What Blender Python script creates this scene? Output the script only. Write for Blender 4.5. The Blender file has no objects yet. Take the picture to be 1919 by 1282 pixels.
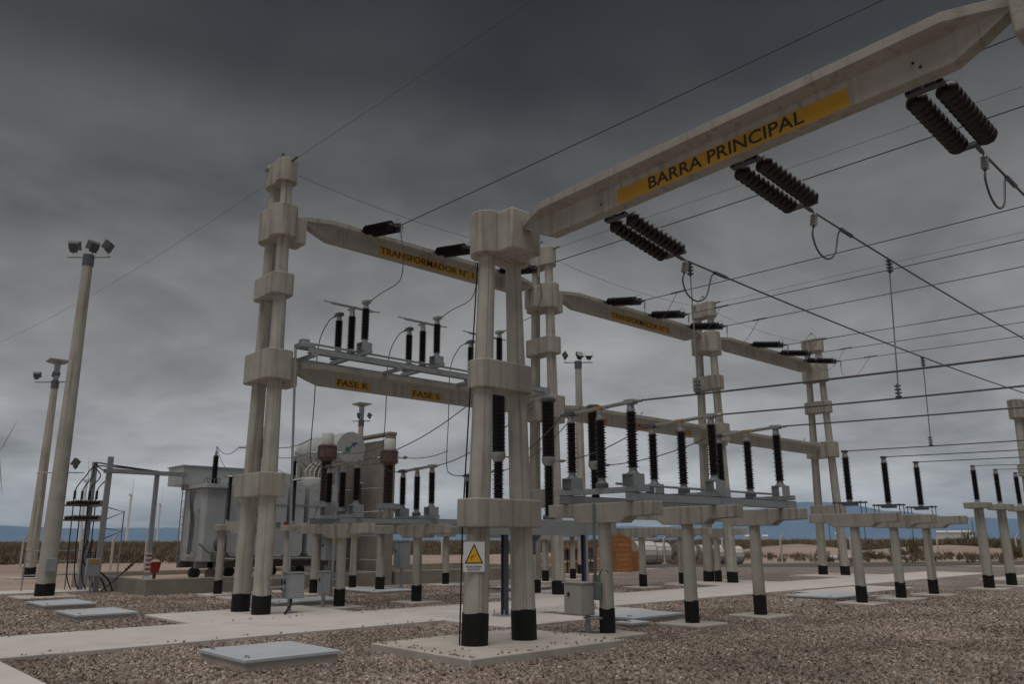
import bpy, math, random
from mathutils import Vector as V, Quaternion, Matrix
R = math.radians
random.seed(7)
sc = bpy.context.scene
col = sc.collection

# ------------------------------------------------------------------ camera
W_, H_, F_ = 1919.0, 1282.0, 1496.0          # photograph size and focal length in pixels
PIT, ROLL, YAW, HC = R(13.95), 0.003, 0.7427, 1.65
def _axes():
    up = V((0, math.cos(PIT), math.sin(PIT))); fw = V((0, -math.sin(PIT), math.cos(PIT)))
    c, s = math.cos(ROLL), math.sin(ROLL)
    rot = lambda v: V((c*v.x - s*v.y, s*v.x + c*v.y, v.z))
    up, fw = rot(up), rot(fw); rt = up.cross(fw)
    return rt*math.cos(YAW) + fw*math.sin(YAW), rt*-math.sin(YAW) + fw*math.cos(YAW), up
AX = _axes()                                   # world X, Y, Z seen in camera axes (x right, y up, z forward)
def ray(x, y):
    v = V(((x - W_/2)/F_, -(y - H_/2)/F_, 1.0)); return V((AX[0].dot(v), AX[1].dot(v), AX[2].dot(v)))
def gnd(x, y, z=0.0):
    d = ray(x, y); k = (z - HC)/d.z; return V((d.x*k, d.y*k, z))
def onX(x, y, X): d = ray(x, y); k = X/d.x; return V((X, d.y*k, HC + d.z*k))
def onY(x, y, Y): d = ray(x, y); k = Y/d.y; return V((d.x*k, Y, HC + d.z*k))
def gx(x, y, Y): d = ray(x, y); return d.x/d.y*Y
def hz(x, y, X, Y):
    d = ray(x, y); return HC + d.z*math.hypot(X, Y)/math.hypot(d.x, d.y)

cam = bpy.data.objects.new('camera', bpy.data.cameras.new('camera')); col.objects.link(cam)
m = Matrix(((AX[0].x, AX[0].y, -AX[0].z), (AX[1].x, AX[1].y, -AX[1].z), (AX[2].x, AX[2].y, -AX[2].z)))
cam.matrix_world = Matrix.Translation((0, 0, HC)) @ m.to_4x4()
cam.data.sensor_width = 36; cam.data.lens = 36*F_/W_; cam.data.clip_start = .05; cam.data.clip_end = 60000
sc.camera = cam

# ------------------------------------------------------------------ sky, sun, exposure
w = bpy.data.worlds.new('World'); sc.world = w; w.use_nodes = True
nt = w.node_tree; N = nt.nodes; L = nt.links; N.clear()
def nd(t, **k):
    n = N.new(t)
    for a, b in k.items(): setattr(n, a, b)
    return n
def math_(op, a, b=None, clamp=False):
    n = nd('ShaderNodeMath', operation=op, use_clamp=clamp)
    for i, q in enumerate((a, b)):
        if q is None: continue
        if isinstance(q, (int, float)): n.inputs[i].default_value = q
        else: L.new(q, n.inputs[i])
    return n.outputs[0]
tc = nd('ShaderNodeTexCoord'); sx = nd('ShaderNodeSeparateXYZ'); L.new(tc.outputs['Generated'], sx.inputs[0])
z = sx.outputs[2]; zc = math_('MAXIMUM', z, 0.0)
den = math_('ADD', zc, .24)
cx = nd('ShaderNodeCombineXYZ'); L.new(math_('DIVIDE', sx.outputs[0], den), cx.inputs[0]); L.new(math_('DIVIDE', sx.outputs[1], den), cx.inputs[1])
def noise(scale, det, rough, dist, off):
    mp = nd('ShaderNodeMapping'); mp.inputs['Location'].default_value = off; L.new(cx.outputs[0], mp.inputs[0])
    n = nd('ShaderNodeTexNoise'); n.inputs['Scale'].default_value = scale; n.inputs['Detail'].default_value = det
    n.inputs['Roughness'].default_value = rough; n.inputs['Distortion'].default_value = dist
    L.new(mp.outputs[0], n.inputs[0]); return n.outputs[0]
n1 = noise(1.25, 5, .52, .5, (5.4, 1.1, 0)); n2 = noise(3.6, 6, .58, .3, (7.3, 2.2, 4))
cl = math_('ADD', math_('MULTIPLY', n1, .66), math_('MULTIPLY', n2, .34))
cl = math_('SUBTRACT', cl, .5); cl = math_('MULTIPLY', cl, 2.7); cl = math_('ADD', cl, 1.0)
rp = nd('ShaderNodeValToRGB'); L.new(zc, rp.inputs[0]); cr = rp.color_ramp; cr.interpolation = 'EASE'
stops = [(0, (.54, .55, .57)), (.045, (.50, .503, .512)), (.12, (.335, .336, .341)), (.21, (.225, .2235, .2235)), (.32, (.175, .1735, .1725)),
         (.44, (.086, .085, .0845)), (.54, (.030, .0299, .0299)), (.61, (.021, .021, .0214)), (.7, (.018, .0182, .019)), (1, (.015, .0152, .016))]
while len(cr.elements) < len(stops): cr.elements.new(.5)
for e, (p, c) in zip(cr.elements, stops): e.position = p; e.color = (*c, 1)
mul = nd('ShaderNodeMix', data_type='RGBA', blend_type='MULTIPLY'); mul.inputs[0].default_value = 1
L.new(rp.outputs[0], mul.inputs[6])
gcol = nd('ShaderNodeCombineColor'); [L.new(cl, gcol.inputs[i]) for i in range(3)]; L.new(gcol.outputs[0], mul.inputs[7])
sky = nd('ShaderNodeTexSky', sky_type='NISHITA'); sky.sun_disc = False
SUN_EL, SUN_AZ = R(75), R(242)      # azimuth of the sun: behind the camera and to its left
sky.sun_elevation = SUN_EL; sky.sun_rotation = SUN_AZ
sky.air_density = 1.5; sky.dust_density = 4
k10 = nd('ShaderNodeVectorMath', operation='SCALE'); k10.inputs['Scale'].default_value = 9.2; L.new(mul.outputs[2], k10.inputs[0])
mx = nd('ShaderNodeMix', data_type='RGBA'); mx.inputs[0].default_value = .987
L.new(sky.outputs[0], mx.inputs[6]); L.new(k10.outputs[0], mx.inputs[7])
bg = nd('ShaderNodeBackground'); bg.inputs[1].default_value = .1; L.new(mx.outputs[2], bg.inputs[0])
wo = nd('ShaderNodeOutputWorld'); L.new(bg.outputs[0], wo.inputs[0])

sl = bpy.data.lights.new('sun', 'SUN'); sl.energy = 1.5; sl.angle = R(50); sl.color = (1, .965, .92)
so = bpy.data.objects.new('sun', sl); col.objects.link(so)
sdir = V((math.sin(SUN_AZ)*math.cos(SUN_EL), math.cos(SUN_AZ)*math.cos(SUN_EL), math.sin(SUN_EL)))
so.rotation_euler = sdir.to_track_quat('Z', 'Y').to_euler(); so.location = (0, 0, 40)
sc.view_settings.view_transform = 'Standard'; sc.view_settings.look = 'None'
sc.view_settings.exposure = .33; sc.view_settings.gamma = 1; sc.view_settings.use_curve_mapping = False

# ------------------------------------------------------------------ materials
def mat(name, c1, c2=None, scale=4.0, rough=.8, metal=0.0, bump=.0, bscale=40.0, stain=None, streak=None, spec=.5, coords='Object', rnd=0.0, pits=0.0):
    m_ = bpy.data.materials.new(name); m_.use_nodes = True; t = m_.node_tree; b = t.nodes['Principled BSDF']
    b.inputs['Roughness'].default_value = rough; b.inputs['Metallic'].default_value = metal
    b.inputs['Specular IOR Level'].default_value = spec
    b.inputs['Base Color'].default_value = (*c1, 1)
    n = lambda k: t.nodes.new(k)
    co = n('ShaderNodeTexCoord').outputs[coords]
    if coords == 'Object':            # world-like variation between alike things
        oi = n('ShaderNodeObjectInfo'); va = n('ShaderNodeVectorMath'); va.operation = 'ADD'
        t.links.new(co, va.inputs[0]); t.links.new(oi.outputs['Location'], va.inputs[1]); co = va.outputs[0]
    cur = None
    if c2:
        no = n('ShaderNodeTexNoise'); no.inputs['Scale'].default_value = scale; no.inputs['Detail'].default_value = 8; no.inputs['Roughness'].default_value = .6
        t.links.new(co, no.inputs[0])
        r_ = n('ShaderNodeValToRGB'); r_.color_ramp.elements[0].position = .32; r_.color_ramp.elements[1].position = .7
        r_.color_ramp.elements[0].color = (*c1, 1); r_.color_ramp.elements[1].color = (*c2, 1)
        t.links.new(no.outputs[0], r_.inputs[0]); cur = r_.outputs[0]
    def mixin(colr, fac, lo, hi, sc3, det=5):
        nonlocal cur
        mp = n('ShaderNodeMapping'); mp.inputs['Scale'].default_value = sc3; t.links.new(co, mp.inputs[0])
        q = n('ShaderNodeTexNoise'); q.inputs['Scale'].default_value = 1; q.inputs['Detail'].default_value = det; t.links.new(mp.outputs[0], q.inputs[0])
        mr = n('ShaderNodeMapRange'); mr.inputs[1].default_value = lo; mr.inputs[2].default_value = hi; mr.inputs[4].default_value = fac
        t.links.new(q.outputs[0], mr.inputs[0])
        mi = n('ShaderNodeMix'); mi.data_type = 'RGBA'; t.links.new(mr.outputs[0], mi.inputs[0])
        if cur: t.links.new(cur, mi.inputs[6])
        else: mi.inputs[6].default_value = (*c1, 1)
        mi.inputs[7].default_value = (*colr, 1); cur = mi.outputs[2]
    if stain: mixin(stain, .5, .5, .74, (1.3, 1.3, 1.0))
    if streak: mixin(streak, .75, .52, .7, (9, 9, .35), 3)
    if pits:
        vo = n('ShaderNodeTexVoronoi'); vo.inputs['Scale'].default_value = pits; t.links.new(co, vo.inputs[0])
        cmp_ = n('ShaderNodeMapRange'); cmp_.inputs[1].default_value = .05; cmp_.inputs[2].default_value = .11; cmp_.inputs[3].default_value = .45; cmp_.inputs[4].default_value = 0; t.links.new(vo.outputs['Distance'], cmp_.inputs[0])
        mi = n('ShaderNodeMix'); mi.data_type = 'RGBA'; t.links.new(cmp_.outputs[0], mi.inputs[0]); t.links.new(cur, mi.inputs[6]); mi.inputs[7].default_value = (.13, .11, .085, 1); cur = mi.outputs[2]
    if rnd:
        oi = n('ShaderNodeObjectInfo'); hs = n('ShaderNodeHueSaturation'); mr = n('ShaderNodeMapRange')
        mr.inputs[3].default_value = 1 - rnd; mr.inputs[4].default_value = 1 + rnd
        t.links.new(oi.outputs['Random'], mr.inputs[0]); t.links.new(mr.outputs[0], hs.inputs['Value'])
        if cur: t.links.new(cur, hs.inputs['Color'])
        else: hs.inputs['Color'].default_value = (*c1, 1)
        cur = hs.outputs[0]
    if cur: t.links.new(cur, b.inputs['Base Color'])
    if bump:
        nb = n('ShaderNodeTexNoise'); nb.inputs['Scale'].default_value = bscale; nb.inputs['Detail'].default_value = 6; t.links.new(co, nb.inputs[0])
        bu = n('ShaderNodeBump'); bu.inputs['Strength'].default_value = bump; bu.inputs['Distance'].default_value = .02
        t.links.new(nb.outputs[0], bu.inputs['Height']); t.links.new(bu.outputs[0], b.inputs['Normal'])
    return m_
M = dict(
 conc=mat('concrete', (.405, .388, .34), (.49, .472, .418), 3, .85, bump=.35, bscale=30, stain=(.235, .21, .165), streak=(.215, .185, .14), pits=17),
 concb=mat('concrete_block', (.375, .354, .305), (.445, .423, .368), 4, .88, bump=.4, bscale=45, stain=(.22, .192, .15), streak=(.205, .172, .13), pits=17),
 beamc=mat('beam_concrete', (.345, .33, .29), (.405, .388, .342), 2.5, .85, bump=.3, bscale=40, stain=(.27, .25, .21), streak=(.24, .215, .175), pits=20),
 seam=mat('mould_seam', (.24, .21, .165), (.30, .265, .21), 6, .9),
 pave=mat('paving_concrete', (.55, .505, .475), (.62, .575, .545), 1.1, .9, bump=.2, bscale=60, stain=(.42, .375, .34), rnd=.05),
 slab=mat('slab_concrete', (.45, .41, .365), (.55, .505, .455), 1.9, .9, bump=.3, bscale=50, stain=(.29, .245, .205)),
 pitc=mat('pit_concrete', (.24, .215, .185), (.33, .295, .255), 1.7, .92, bump=.3, bscale=25, stain=(.19, .165, .14)),
 black=mat('black_paint', (.007, .007, .007), (.013, .0125, .012), 6, .6, bump=.15, bscale=60, stain=(.028, .025, .022), spec=.25),
 galv=mat('galvanised_steel', (.30, .32, .335), (.40, .42, .43), 12, .5, .55, bump=.05, bscale=80),
 steel=mat('dark_steel', (.10, .115, .135), (.14, .15, .165), 8, .5, .5),
 navy=mat('blue_grey_steel', (.055, .065, .10), (.075, .085, .12), 6, .5, .1),
 porc=mat('brown_porcelain', (.010, .007, .0065), (.017, .011, .010), 20, .34, spec=.4),
 porc2=mat('reddish_porcelain', (.035, .020, .016), (.05, .03, .025), 20, .4),
 ctred=mat('red_brown_tank_paint', (.11, .062, .052), (.18, .108, .09), 9, .55, stain=(.10, .055, .045)),
 white=mat('white_paint', (.62, .62, .60), (.70, .70, .68), 4, .5),
 alu=mat('aluminium', (.33, .33, .32), (.42, .42, .405), 15, .4, .6),
 wire=mat('stranded_conductor', (.10, .10, .105), (.15, .15, .155), 30, .55, .5),
 thin=mat('thin_wire', (.09, .09, .09), None, rough=.6),
 cable=mat('black_cable', (.012, .012, .013), None, rough=.55),
 redc=mat('red_heatshrink', (.12, .02, .02), None, rough=.55),
 yel=mat('yellow_plate', (.44, .235, .012), (.50, .27, .016), 5, .55, stain=(.36, .185, .012)),
 ink=mat('black_lettering', (.02, .018, .014), None, rough=.6),
 signw=mat('sign_white', (.72, .73, .74), None, rough=.4),
 signy=mat('sign_yellow', (.78, .46, .01), None, rough=.4),
 signk=mat('sign_black', (.012, .012, .012), None, rough=.4),
 signr=mat('sign_red', (.35, .02, .01), None, rough=.4),
 tank=mat('transformer_grey', (.41, .435, .445), (.47, .495, .505), 2, .45, stain=(.31, .33, .34)),
 tankd=mat('transformer_dark', (.10, .105, .11), (.14, .145, .15), 4, .6),
 conservator=mat('conservator_grey', (.40, .415, .405), (.46, .47, .46), 2.5, .45),
 panel=mat('cabinet_grey', (.30, .325, .34), (.34, .36, .37), 3, .5),
 beige=mat('cabinet_beige', (.40, .385, .36), (.44, .425, .40), 3, .5),
 motor=mat('green_grey_cast', (.13, .16, .15), (.18, .21, .20), 10, .6),
 hatch=mat('painted_lid', (.48, .52, .56), (.54, .575, .61), 2.2, .45, stain=(.40, .44, .47)),
 logog=mat('logo_green', (.02, .22, .09), None, rough=.4),
 logob=mat('logo_blue', (.04, .05, .20), None, rough=.4),
 wood=mat('orange_wood', (.33, .14, .045), (.42, .195, .07), 5, .75, rnd=.15),
 woodp=mat('pale_wood', (.45, .31, .17), (.52, .38, .23), 6, .8, rnd=.1),
 drumw=mat('drum_wrap', (.58, .55, .50), (.65, .62, .57), 3, .8),
 drumf=mat('drum_flange', (.30, .26, .22), (.38, .33, .28), 5, .85),
 brown=mat('rusty_board', (.20, .11, .07), (.27, .16, .11), 5, .85),
 fence=mat('fence_concrete', (.52, .49, .44), (.60, .57, .52), 3, .9),
 redp=mat('red_plastic', (.35, .03, .02), None, rough=.45),
 sandp=mat('sand_fill', (.38, .28, .22), (.45, .34, .27), 20, .95),
 turb=mat('turbine_white', (.70, .71, .72), None, rough=.5),
 lampb=mat('lamp_housing', (.09, .095, .095), (.13, .135, .135), 6, .5, .2),
 glass=mat('lamp_glass', (.36, .38, .39), None, rough=.12),
 asph=mat('asphalt', (.085, .078, .072), (.12, .11, .10), 3, .95, bump=.3, bscale=60),
 farw=mat('far_white_wall', (.66, .66, .65), None, rough=.7),
 farr=mat('far_roof', (.40, .41, .43), None, rough=.7),
)

# ------------------------------------------------------------------ mesh helpers
class MB:
    def __init__(s): s.v = []; s.f = []
    def add(s, vs, fs):
        o = len(s.v); s.v += [V(p) for p in vs]; s.f += [tuple(i + o for i in f) for f in fs]; return s
    def box(s, x0, x1, y0, y1, z0, z1):
        return s.add([(x0,y0,z0),(x1,y0,z0),(x1,y1,z0),(x0,y1,z0),(x0,y0,z1),(x1,y0,z1),(x1,y1,z1),(x0,y1,z1)],
                     [(0,3,2,1),(4,5,6,7),(0,1,5,4),(1,2,6,5),(2,3,7,6),(3,0,4,7)])
    def cbox(s, c, sz, q=None):
        a, b, d = sz[0]/2, sz[1]/2, sz[2]/2; c = V(c)
        ps = [V(p) for p in ((-a,-b,-d),(a,-b,-d),(a,b,-d),(-a,b,-d),(-a,-b,d),(a,-b,d),(a,b,d),(-a,b,d))]
        if q: ps = [q @ p for p in ps]
        return s.add([p + c for p in ps], [(0,3,2,1),(4,5,6,7),(0,1,5,4),(1,2,6,5),(2,3,7,6),(3,0,4,7)])
    def prism(s, poly, z0, z1, tz=None):
        n = len(poly)
        return s.add([(x, y, z0) for x, y in poly] + [(x, y, z1) for x, y in poly],
                     [tuple(range(n-1, -1, -1)), tuple(range(n, 2*n))] + [(i, (i+1) % n, n + (i+1) % n, n + i) for i in range(n)])
    def loft(s, rings, caps=True):
        n = len(rings[0]); o = len(s.v); s.v += [V(p) for r in rings for p in r]
        for k in range(len(rings) - 1):
            a, b = o + k*n, o + (k+1)*n
            s.f += [(a+i, a+(i+1) % n, b+(i+1) % n, b+i) for i in range(n)]
        if caps: s.f += [tuple(o + i for i in range(n-1, -1, -1)), tuple(o + (len(rings)-1)*n + i for i in range(n))]
        return s
    def lathe(s, prof, p0=(0,0,0), axis=(0,0,1), n=16):
        p0 = V(p0); a = V(axis).normalized(); q = a.to_track_quat('Z', 'Y'); rings = []
        for r, h in prof:
            rings.append([p0 + q @ V((r*math.cos(2*math.pi*i/n), r*math.sin(2*math.pi*i/n), h)) for i in range(n)])
        return s.loft(rings)
    def cyl(s, p0, p1, r0, r1=None, n=14):
        p0, p1 = V(p0), V(p1); return s.lathe([(r0, 0), (r0 if r1 is None else r1, (p1 - p0).length)], p0, p1 - p0, n)
    def tube(s, pts, r, n=6):
        pts = [V(p) for p in pts]; rings = []; nor = None
        for i, p in enumerate(pts):
            t = (pts[min(i+1, len(pts)-1)] - pts[max(i-1, 0)]).normalized()
            if nor is None: nor = t.orthogonal().normalized()
            nor = (nor - t*nor.dot(t)).normalized(); bi = t.cross(nor); rr = r(i/(len(pts)-1)) if callable(r) else r
            rings.append([p + (nor*math.cos(2*math.pi*k/n) + bi*math.sin(2*math.pi*k/n))*rr for k in range(n)])
        return s.loft(rings)
    def build(s, name, m_, parent=None, smooth=True, bevel=0.0, org=None):
        me = bpy.data.meshes.new(name); o3 = ORG.get(parent.name, V()) if parent else (V(org) if org is not None else V())
        me.from_pydata([tuple(p - o3) for p in s.v], [], s.f); me.materials.append(M[m_] if isinstance(m_, str) else m_)
        if smooth:
            me.polygons.foreach_set('use_smooth', [True]*len(me.polygons)); me.set_sharp_from_angle(angle=R(38))
        ob = bpy.data.objects.new(name, me); col.objects.link(ob)
        if parent: ob.parent = parent
        else: ob.location = o3
        ORG[ob.name] = o3
        if bevel:
            b = ob.modifiers.new('bevel', 'BEVEL'); b.width = bevel; b.segments = 2; b.limit_method = 'ANGLE'; b.angle_limit = R(40)
        return ob
ORG = {}
def tag(o, label, cat, group=None):
    o['label'] = label; o['category'] = cat
    if group: o['group'] = group
    return o
def struct(o): o['kind'] = 'structure'; return o
def thing(name, label, cat, loc, group=None):
    o = bpy.data.objects.new(name, None); col.objects.link(o); o.location = loc; o.empty_display_size = .2
    ORG[o.name] = V(loc); return tag(o, label, cat, group)
def inst(name, me, parent, loc, q=None, scale=None):
    o = bpy.data.objects.new(name, me); col.objects.link(o); o.parent = parent; o.location = V(loc) - ORG[parent.name]
    if q: o.rotation_mode = 'QUATERNION'; o.rotation_quaternion = q
    if scale: o.scale = scale
    ORG[o.name] = V(loc); return o
def mesh_of(mb, name, m_):
    o = mb.build(name, m_); me = o.data; bpy.data.objects.remove(o); return me
def dup(root, loc, label=None, group=None, name=None):
    def cp(o, par):
        c = o.copy(); col.objects.link(c); c.parent = par
        for ch in list(o.children): cp(ch, c)
        return c
    kids = list(root.children); r = root.copy(); col.objects.link(r); r.location = loc; ORG[r.name] = V(loc)
    for k in kids: cp(k, r)
    if label: r['label'] = label
    if group: r['group'] = group
    return r
def rrect(hx, hy, r, cx_=0, cy_=0, n=5):
    out = []
    for qx, qy, a0 in ((1, 1, 0), (-1, 1, 90), (-1, -1, 180), (1, -1, 270)):
        for i in range(n + 1):
            a = R(a0 + 90*i/n); out.append((cx_ + qx*(hx - r) + r*math.cos(a), cy_ + qy*(hy - r) + r*math.sin(a)))
    return out
def dumbbell(d, r, wst, along='y', cx_=0, cy_=0, n=12):
    pts = []
    for s in (1, -1):
        for i in range(n + 1):
            a = R(-118 + 236*i/n); pts.append((s*(d + r*math.cos(a)), s*r*math.sin(a)))
        pts.append((0, s*wst))
    if along == 'y': pts = [(-y, x) for x, y in pts]
    return [(x + cx_, y + cy_) for x, y in pts]
def sagged(a, b, sag, n=14):
    a, b = V(a), V(b); return [a.lerp(b, i/n) - V((0, 0, 4*sag*(i/n)*(1 - i/n))) for i in range(n + 1)]
def spline(pts, n=6):
    P = [V(p) for p in pts]; P = [P[0]*2 - P[1]] + P + [P[-1]*2 - P[-2]]; out = []
    for i in range(1, len(P) - 2):
        for k in range(n):
            t = k/n; a, b, c, d = P[i-1], P[i], P[i+1], P[i+2]
            out.append(.5*((2*b) + (c - a)*t + (2*a - 5*b + 4*c - d)*t*t + (3*b - a - 3*c + d)*t**3))
    out.append(P[-2]); return out
def wire(pts, label, r=.013, cat='wire', group=None, m_='wire', name='overhead_wire', n=6):
    o = MB().tube(pts, r, n).build(name, m_, org=pts[0]); return tag(o, label, cat, group)
def text_into(body, size, m_, parent, origin, ux, uy, name='lettering', bold=.009, align='CENTER', sx_=1.0, fit=None):
    cu = bpy.data.curves.new('t', 'FONT'); cu.body = body; cu.size = size; cu.align_x = align; cu.align_y = 'CENTER'
    cu.extrude = .002; cu.offset = bold*size; cu.resolution_u = 3
    ob = bpy.data.objects.new('t', cu); col.objects.link(ob); bpy.context.view_layer.update()
    me = bpy.data.meshes.new_from_object(ob.evaluated_get(bpy.context.evaluated_depsgraph_get()))
    if fit: xs_ = [v.co.x for v in me.vertices]; sx_ = fit/(max(xs_) - min(xs_))
    ux, uy = V(ux).normalized(), V(uy).normalized(); uz = ux.cross(uy); o3 = V(origin) - ORG[parent.name]
    for v in me.vertices: c = v.co.copy(); v.co = o3 + ux*c.x*sx_ + uy*c.y + uz*c.z
    bpy.data.objects.remove(ob); bpy.data.curves.remove(cu)
    me.materials.clear(); me.materials.append(M[m_]); o = bpy.data.objects.new(name, me); col.objects.link(o); o.parent = parent; ORG[o.name] = ORG[parent.name]; return o

# ------------------------------------------------------------------ the setting: ground, yard, road, walkways, hills
def ground_mat(name, ca, cb, cc, s1, s2, bump, vor=None):
    m_ = bpy.data.materials.new(name); m_.use_nodes = True; t = m_.node_tree; b = t.nodes['Principled BSDF']; b.inputs['Roughness'].default_value = .95
    b.inputs['Specular IOR Level'].default_value = .2
    n = lambda k: t.nodes.new(k); co = n('ShaderNodeTexCoord').outputs['Object']
    a = n('ShaderNodeTexNoise'); a.inputs['Scale'].default_value = s1; a.inputs['Detail'].default_value = 8; t.links.new(co, a.inputs[0])
    r_ = n('ShaderNodeValToRGB'); e = r_.color_ramp.elements; e[0].position = .3; e[0].color = (*ca, 1); e[1].position = .7; e[1].color = (*cb, 1)
    x = e.new(.5); x.color = (*cc, 1); t.links.new(a.outputs[0], r_.inputs[0]); cur = r_.outputs[0]
    if vor:
        v = n('ShaderNodeTexVoronoi'); v.inputs['Scale'].default_value = vor; t.links.new(co, v.inputs[0])
        sp = n('ShaderNodeSeparateColor'); t.links.new(v.outputs['Color'], sp.inputs[0])
        mr = n('ShaderNodeMapRange'); mr.inputs[3].default_value = .45; mr.inputs[4].default_value = 1.5; t.links.new(sp.outputs[0], mr.inputs[0])
        hs = n('ShaderNodeHueSaturation'); t.links.new(cur, hs.inputs['Color']); t.links.new(mr.outputs[0], hs.inputs['Value']); cur = hs.outputs[0]
        bu = n('ShaderNodeBump'); bu.inputs['Strength'].default_value = .9; bu.inputs['Distance'].default_value = .03; bu.invert = True
        t.links.new(v.outputs['Distance'], bu.inputs['Height'])
    else:
        q = n('ShaderNodeTexNoise'); q.inputs['Scale'].default_value = s2; q.inputs['Detail'].default_value = 8; t.links.new(co, q.inputs[0])
        bu = n('ShaderNodeBump'); bu.inputs['Strength'].default_value = bump; bu.inputs['Distance'].default_value = .1; t.links.new(q.outputs[0], bu.inputs['Height'])
    t.links.new(cur, b.inputs['Base Color']); t.links.new(bu.outputs[0], b.inputs['Normal']); return m_
M['sand'] = ground_mat('desert_sand', (.30, .222, .182), (.45, .355, .30), (.375, .288, .24), .12, 2.5, .5)
M['gravel'] = ground_mat('gravel', (.215, .175, .155), (.33, .275, .25), (.27, .222, .20), .5, 60, .8, vor=24)
def stone_mat():
    m_ = bpy.data.materials.new('gravel_stone'); m_.use_nodes = True; t = m_.node_tree; b = t.nodes['Principled BSDF']; b.inputs['Roughness'].default_value = .85; b.inputs['Specular IOR Level'].default_value = .25
    oi = t.nodes.new('ShaderNodeObjectInfo'); r_ = t.nodes.new('ShaderNodeValToRGB'); e = r_.color_ramp.elements
    pal = [(0, (.085, .06, .05)), (.2, (.20, .14, .105)), (.4, (.31, .225, .175)), (.55, (.245, .19, .165)), (.7, (.40, .31, .25)), (.85, (.29, .255, .235)), (1, (.58, .50, .43))]
    while len(e) < len(pal): e.new(.5)
    for q, (p, c) in zip(e, pal): q.position = p; q.color = (*c, 1)
    t.links.new(oi.outputs['Random'], r_.inputs[0])
    no = t.nodes.new('ShaderNodeTexNoise'); no.inputs['Scale'].default_value = .55; no.inputs['Detail'].default_value = 4; t.links.new(oi.outputs['Location'], no.inputs[0])
    mr = t.nodes.new('ShaderNodeMapRange'); mr.inputs[1].default_value = .3; mr.inputs[2].default_value = .7; mr.inputs[3].default_value = .72; mr.inputs[4].default_value = 1.28; t.links.new(no.outputs[0], mr.inputs[0])
    hs = t.nodes.new('ShaderNodeHueSaturation'); hs.inputs['Saturation'].default_value = .9; t.links.new(r_.outputs[0], hs.inputs['Color']); t.links.new(mr.outputs[0], hs.inputs['Value'])
    t.links.new(hs.outputs[0], b.inputs['Base Color']); return m_
M['stone'] = stone_mat()
BIG = 15800
struct(MB().add([(-BIG,-BIG,-.03),(BIG,-BIG,-.03),(BIG,BIG,-.03),(-BIG,BIG,-.03)], [(0,1,2,3)]).build('ground', 'sand', smooth=False))
yard = [(-60,-60),(58,-60),(55,20),(48,24),(41.5,31),(33,27.5),(28.5,27.2),(9,27.2),(2,23.8),(-20,20),(-60,20)]
struct(MB().add([(x, y, 0) for x, y in yard], [tuple(range(len(yard)))]).build('gravel_yard', 'gravel', smooth=False))
rd = [gnd(1180,1057.5), gnd(1500,1056), gnd(2100,1049), gnd(2100,1056), gnd(1500,1063.5), gnd(1180,1064)]
struct(MB().add([(p.x, p.y, -.012) for p in rd], [tuple(range(6))]).build('road', 'asph', smooth=False))
def pad(name, x0, x1, y0, y1, z1, m_='pave', bev=.012, z0=-.12):
    return struct(MB().box(x0, x1, y0, y1, z0, z1).build(name, m_, bevel=bev))
# walkway of cast bays with joints, along the row of gantries
wx = [-8, -1.9]
x = 2.72
k = 0
bays = []
while x < 43:
    nx = x + (3.55 if k else 3.8); bays.append((x, min(nx, 43.5))); x = nx; k += 1
walk = bpy.data.objects.new('walkway', None); col.objects.link(walk); ORG[walk.name] = V(); struct(walk)
for a, b in [(-12, -4.55), (-4.55, -.9), (-.9, 2.71)] + bays: MB().box(a + .006, b - .006, 13.62, 16.6, -.1, .07 + random.uniform(-.002, .002)).build('paving_bay', 'pave', walk, bevel=.01)
for a, b in ((9.6, 13.61), (5.6, 9.59), (1.6, 5.59), (-3, 1.59)): MB().box(-.6, 2.70, a, b - .01, -.1, .068).build('paving_bay', 'pave', walk, bevel=.01)
for a in (-12, -6, 0, 6): MB().box(a + .01, a + 5.99, 30.2, 32.0, -.1, .05).build('paving_bay', 'pave', walk, bevel=.01)
TX = [8.48, 17.94, 27.33, 36.5]; TY = 18.03
for X in TX: pad('tower_pad', X - 1.9, X + 1.9, 16.615, 19.25, .066)
pad('breaker_pad', 10.6, 13.2, 11.75, 13.605, .066); pad('breaker_pad', 13.75, 15.7, 12.3, 13.605, .064)
pad('tower_slab', 7.15, 10.25, 8.62, 10.98, .13, 'slab', .02)
pad('tower_slab', 7.15, 10.25, -.1, 2.3, .13, 'slab', .02)
pad('tower_slab', 34.9, 38.2, 8.5, 10.9, .13, 'slab', .02)
pad('yard_pad', 24.2, 29, 11.6, 13.3, .06); pad('yard_pad', 37.0, 43, 10.6, 12.2, .05)

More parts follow.
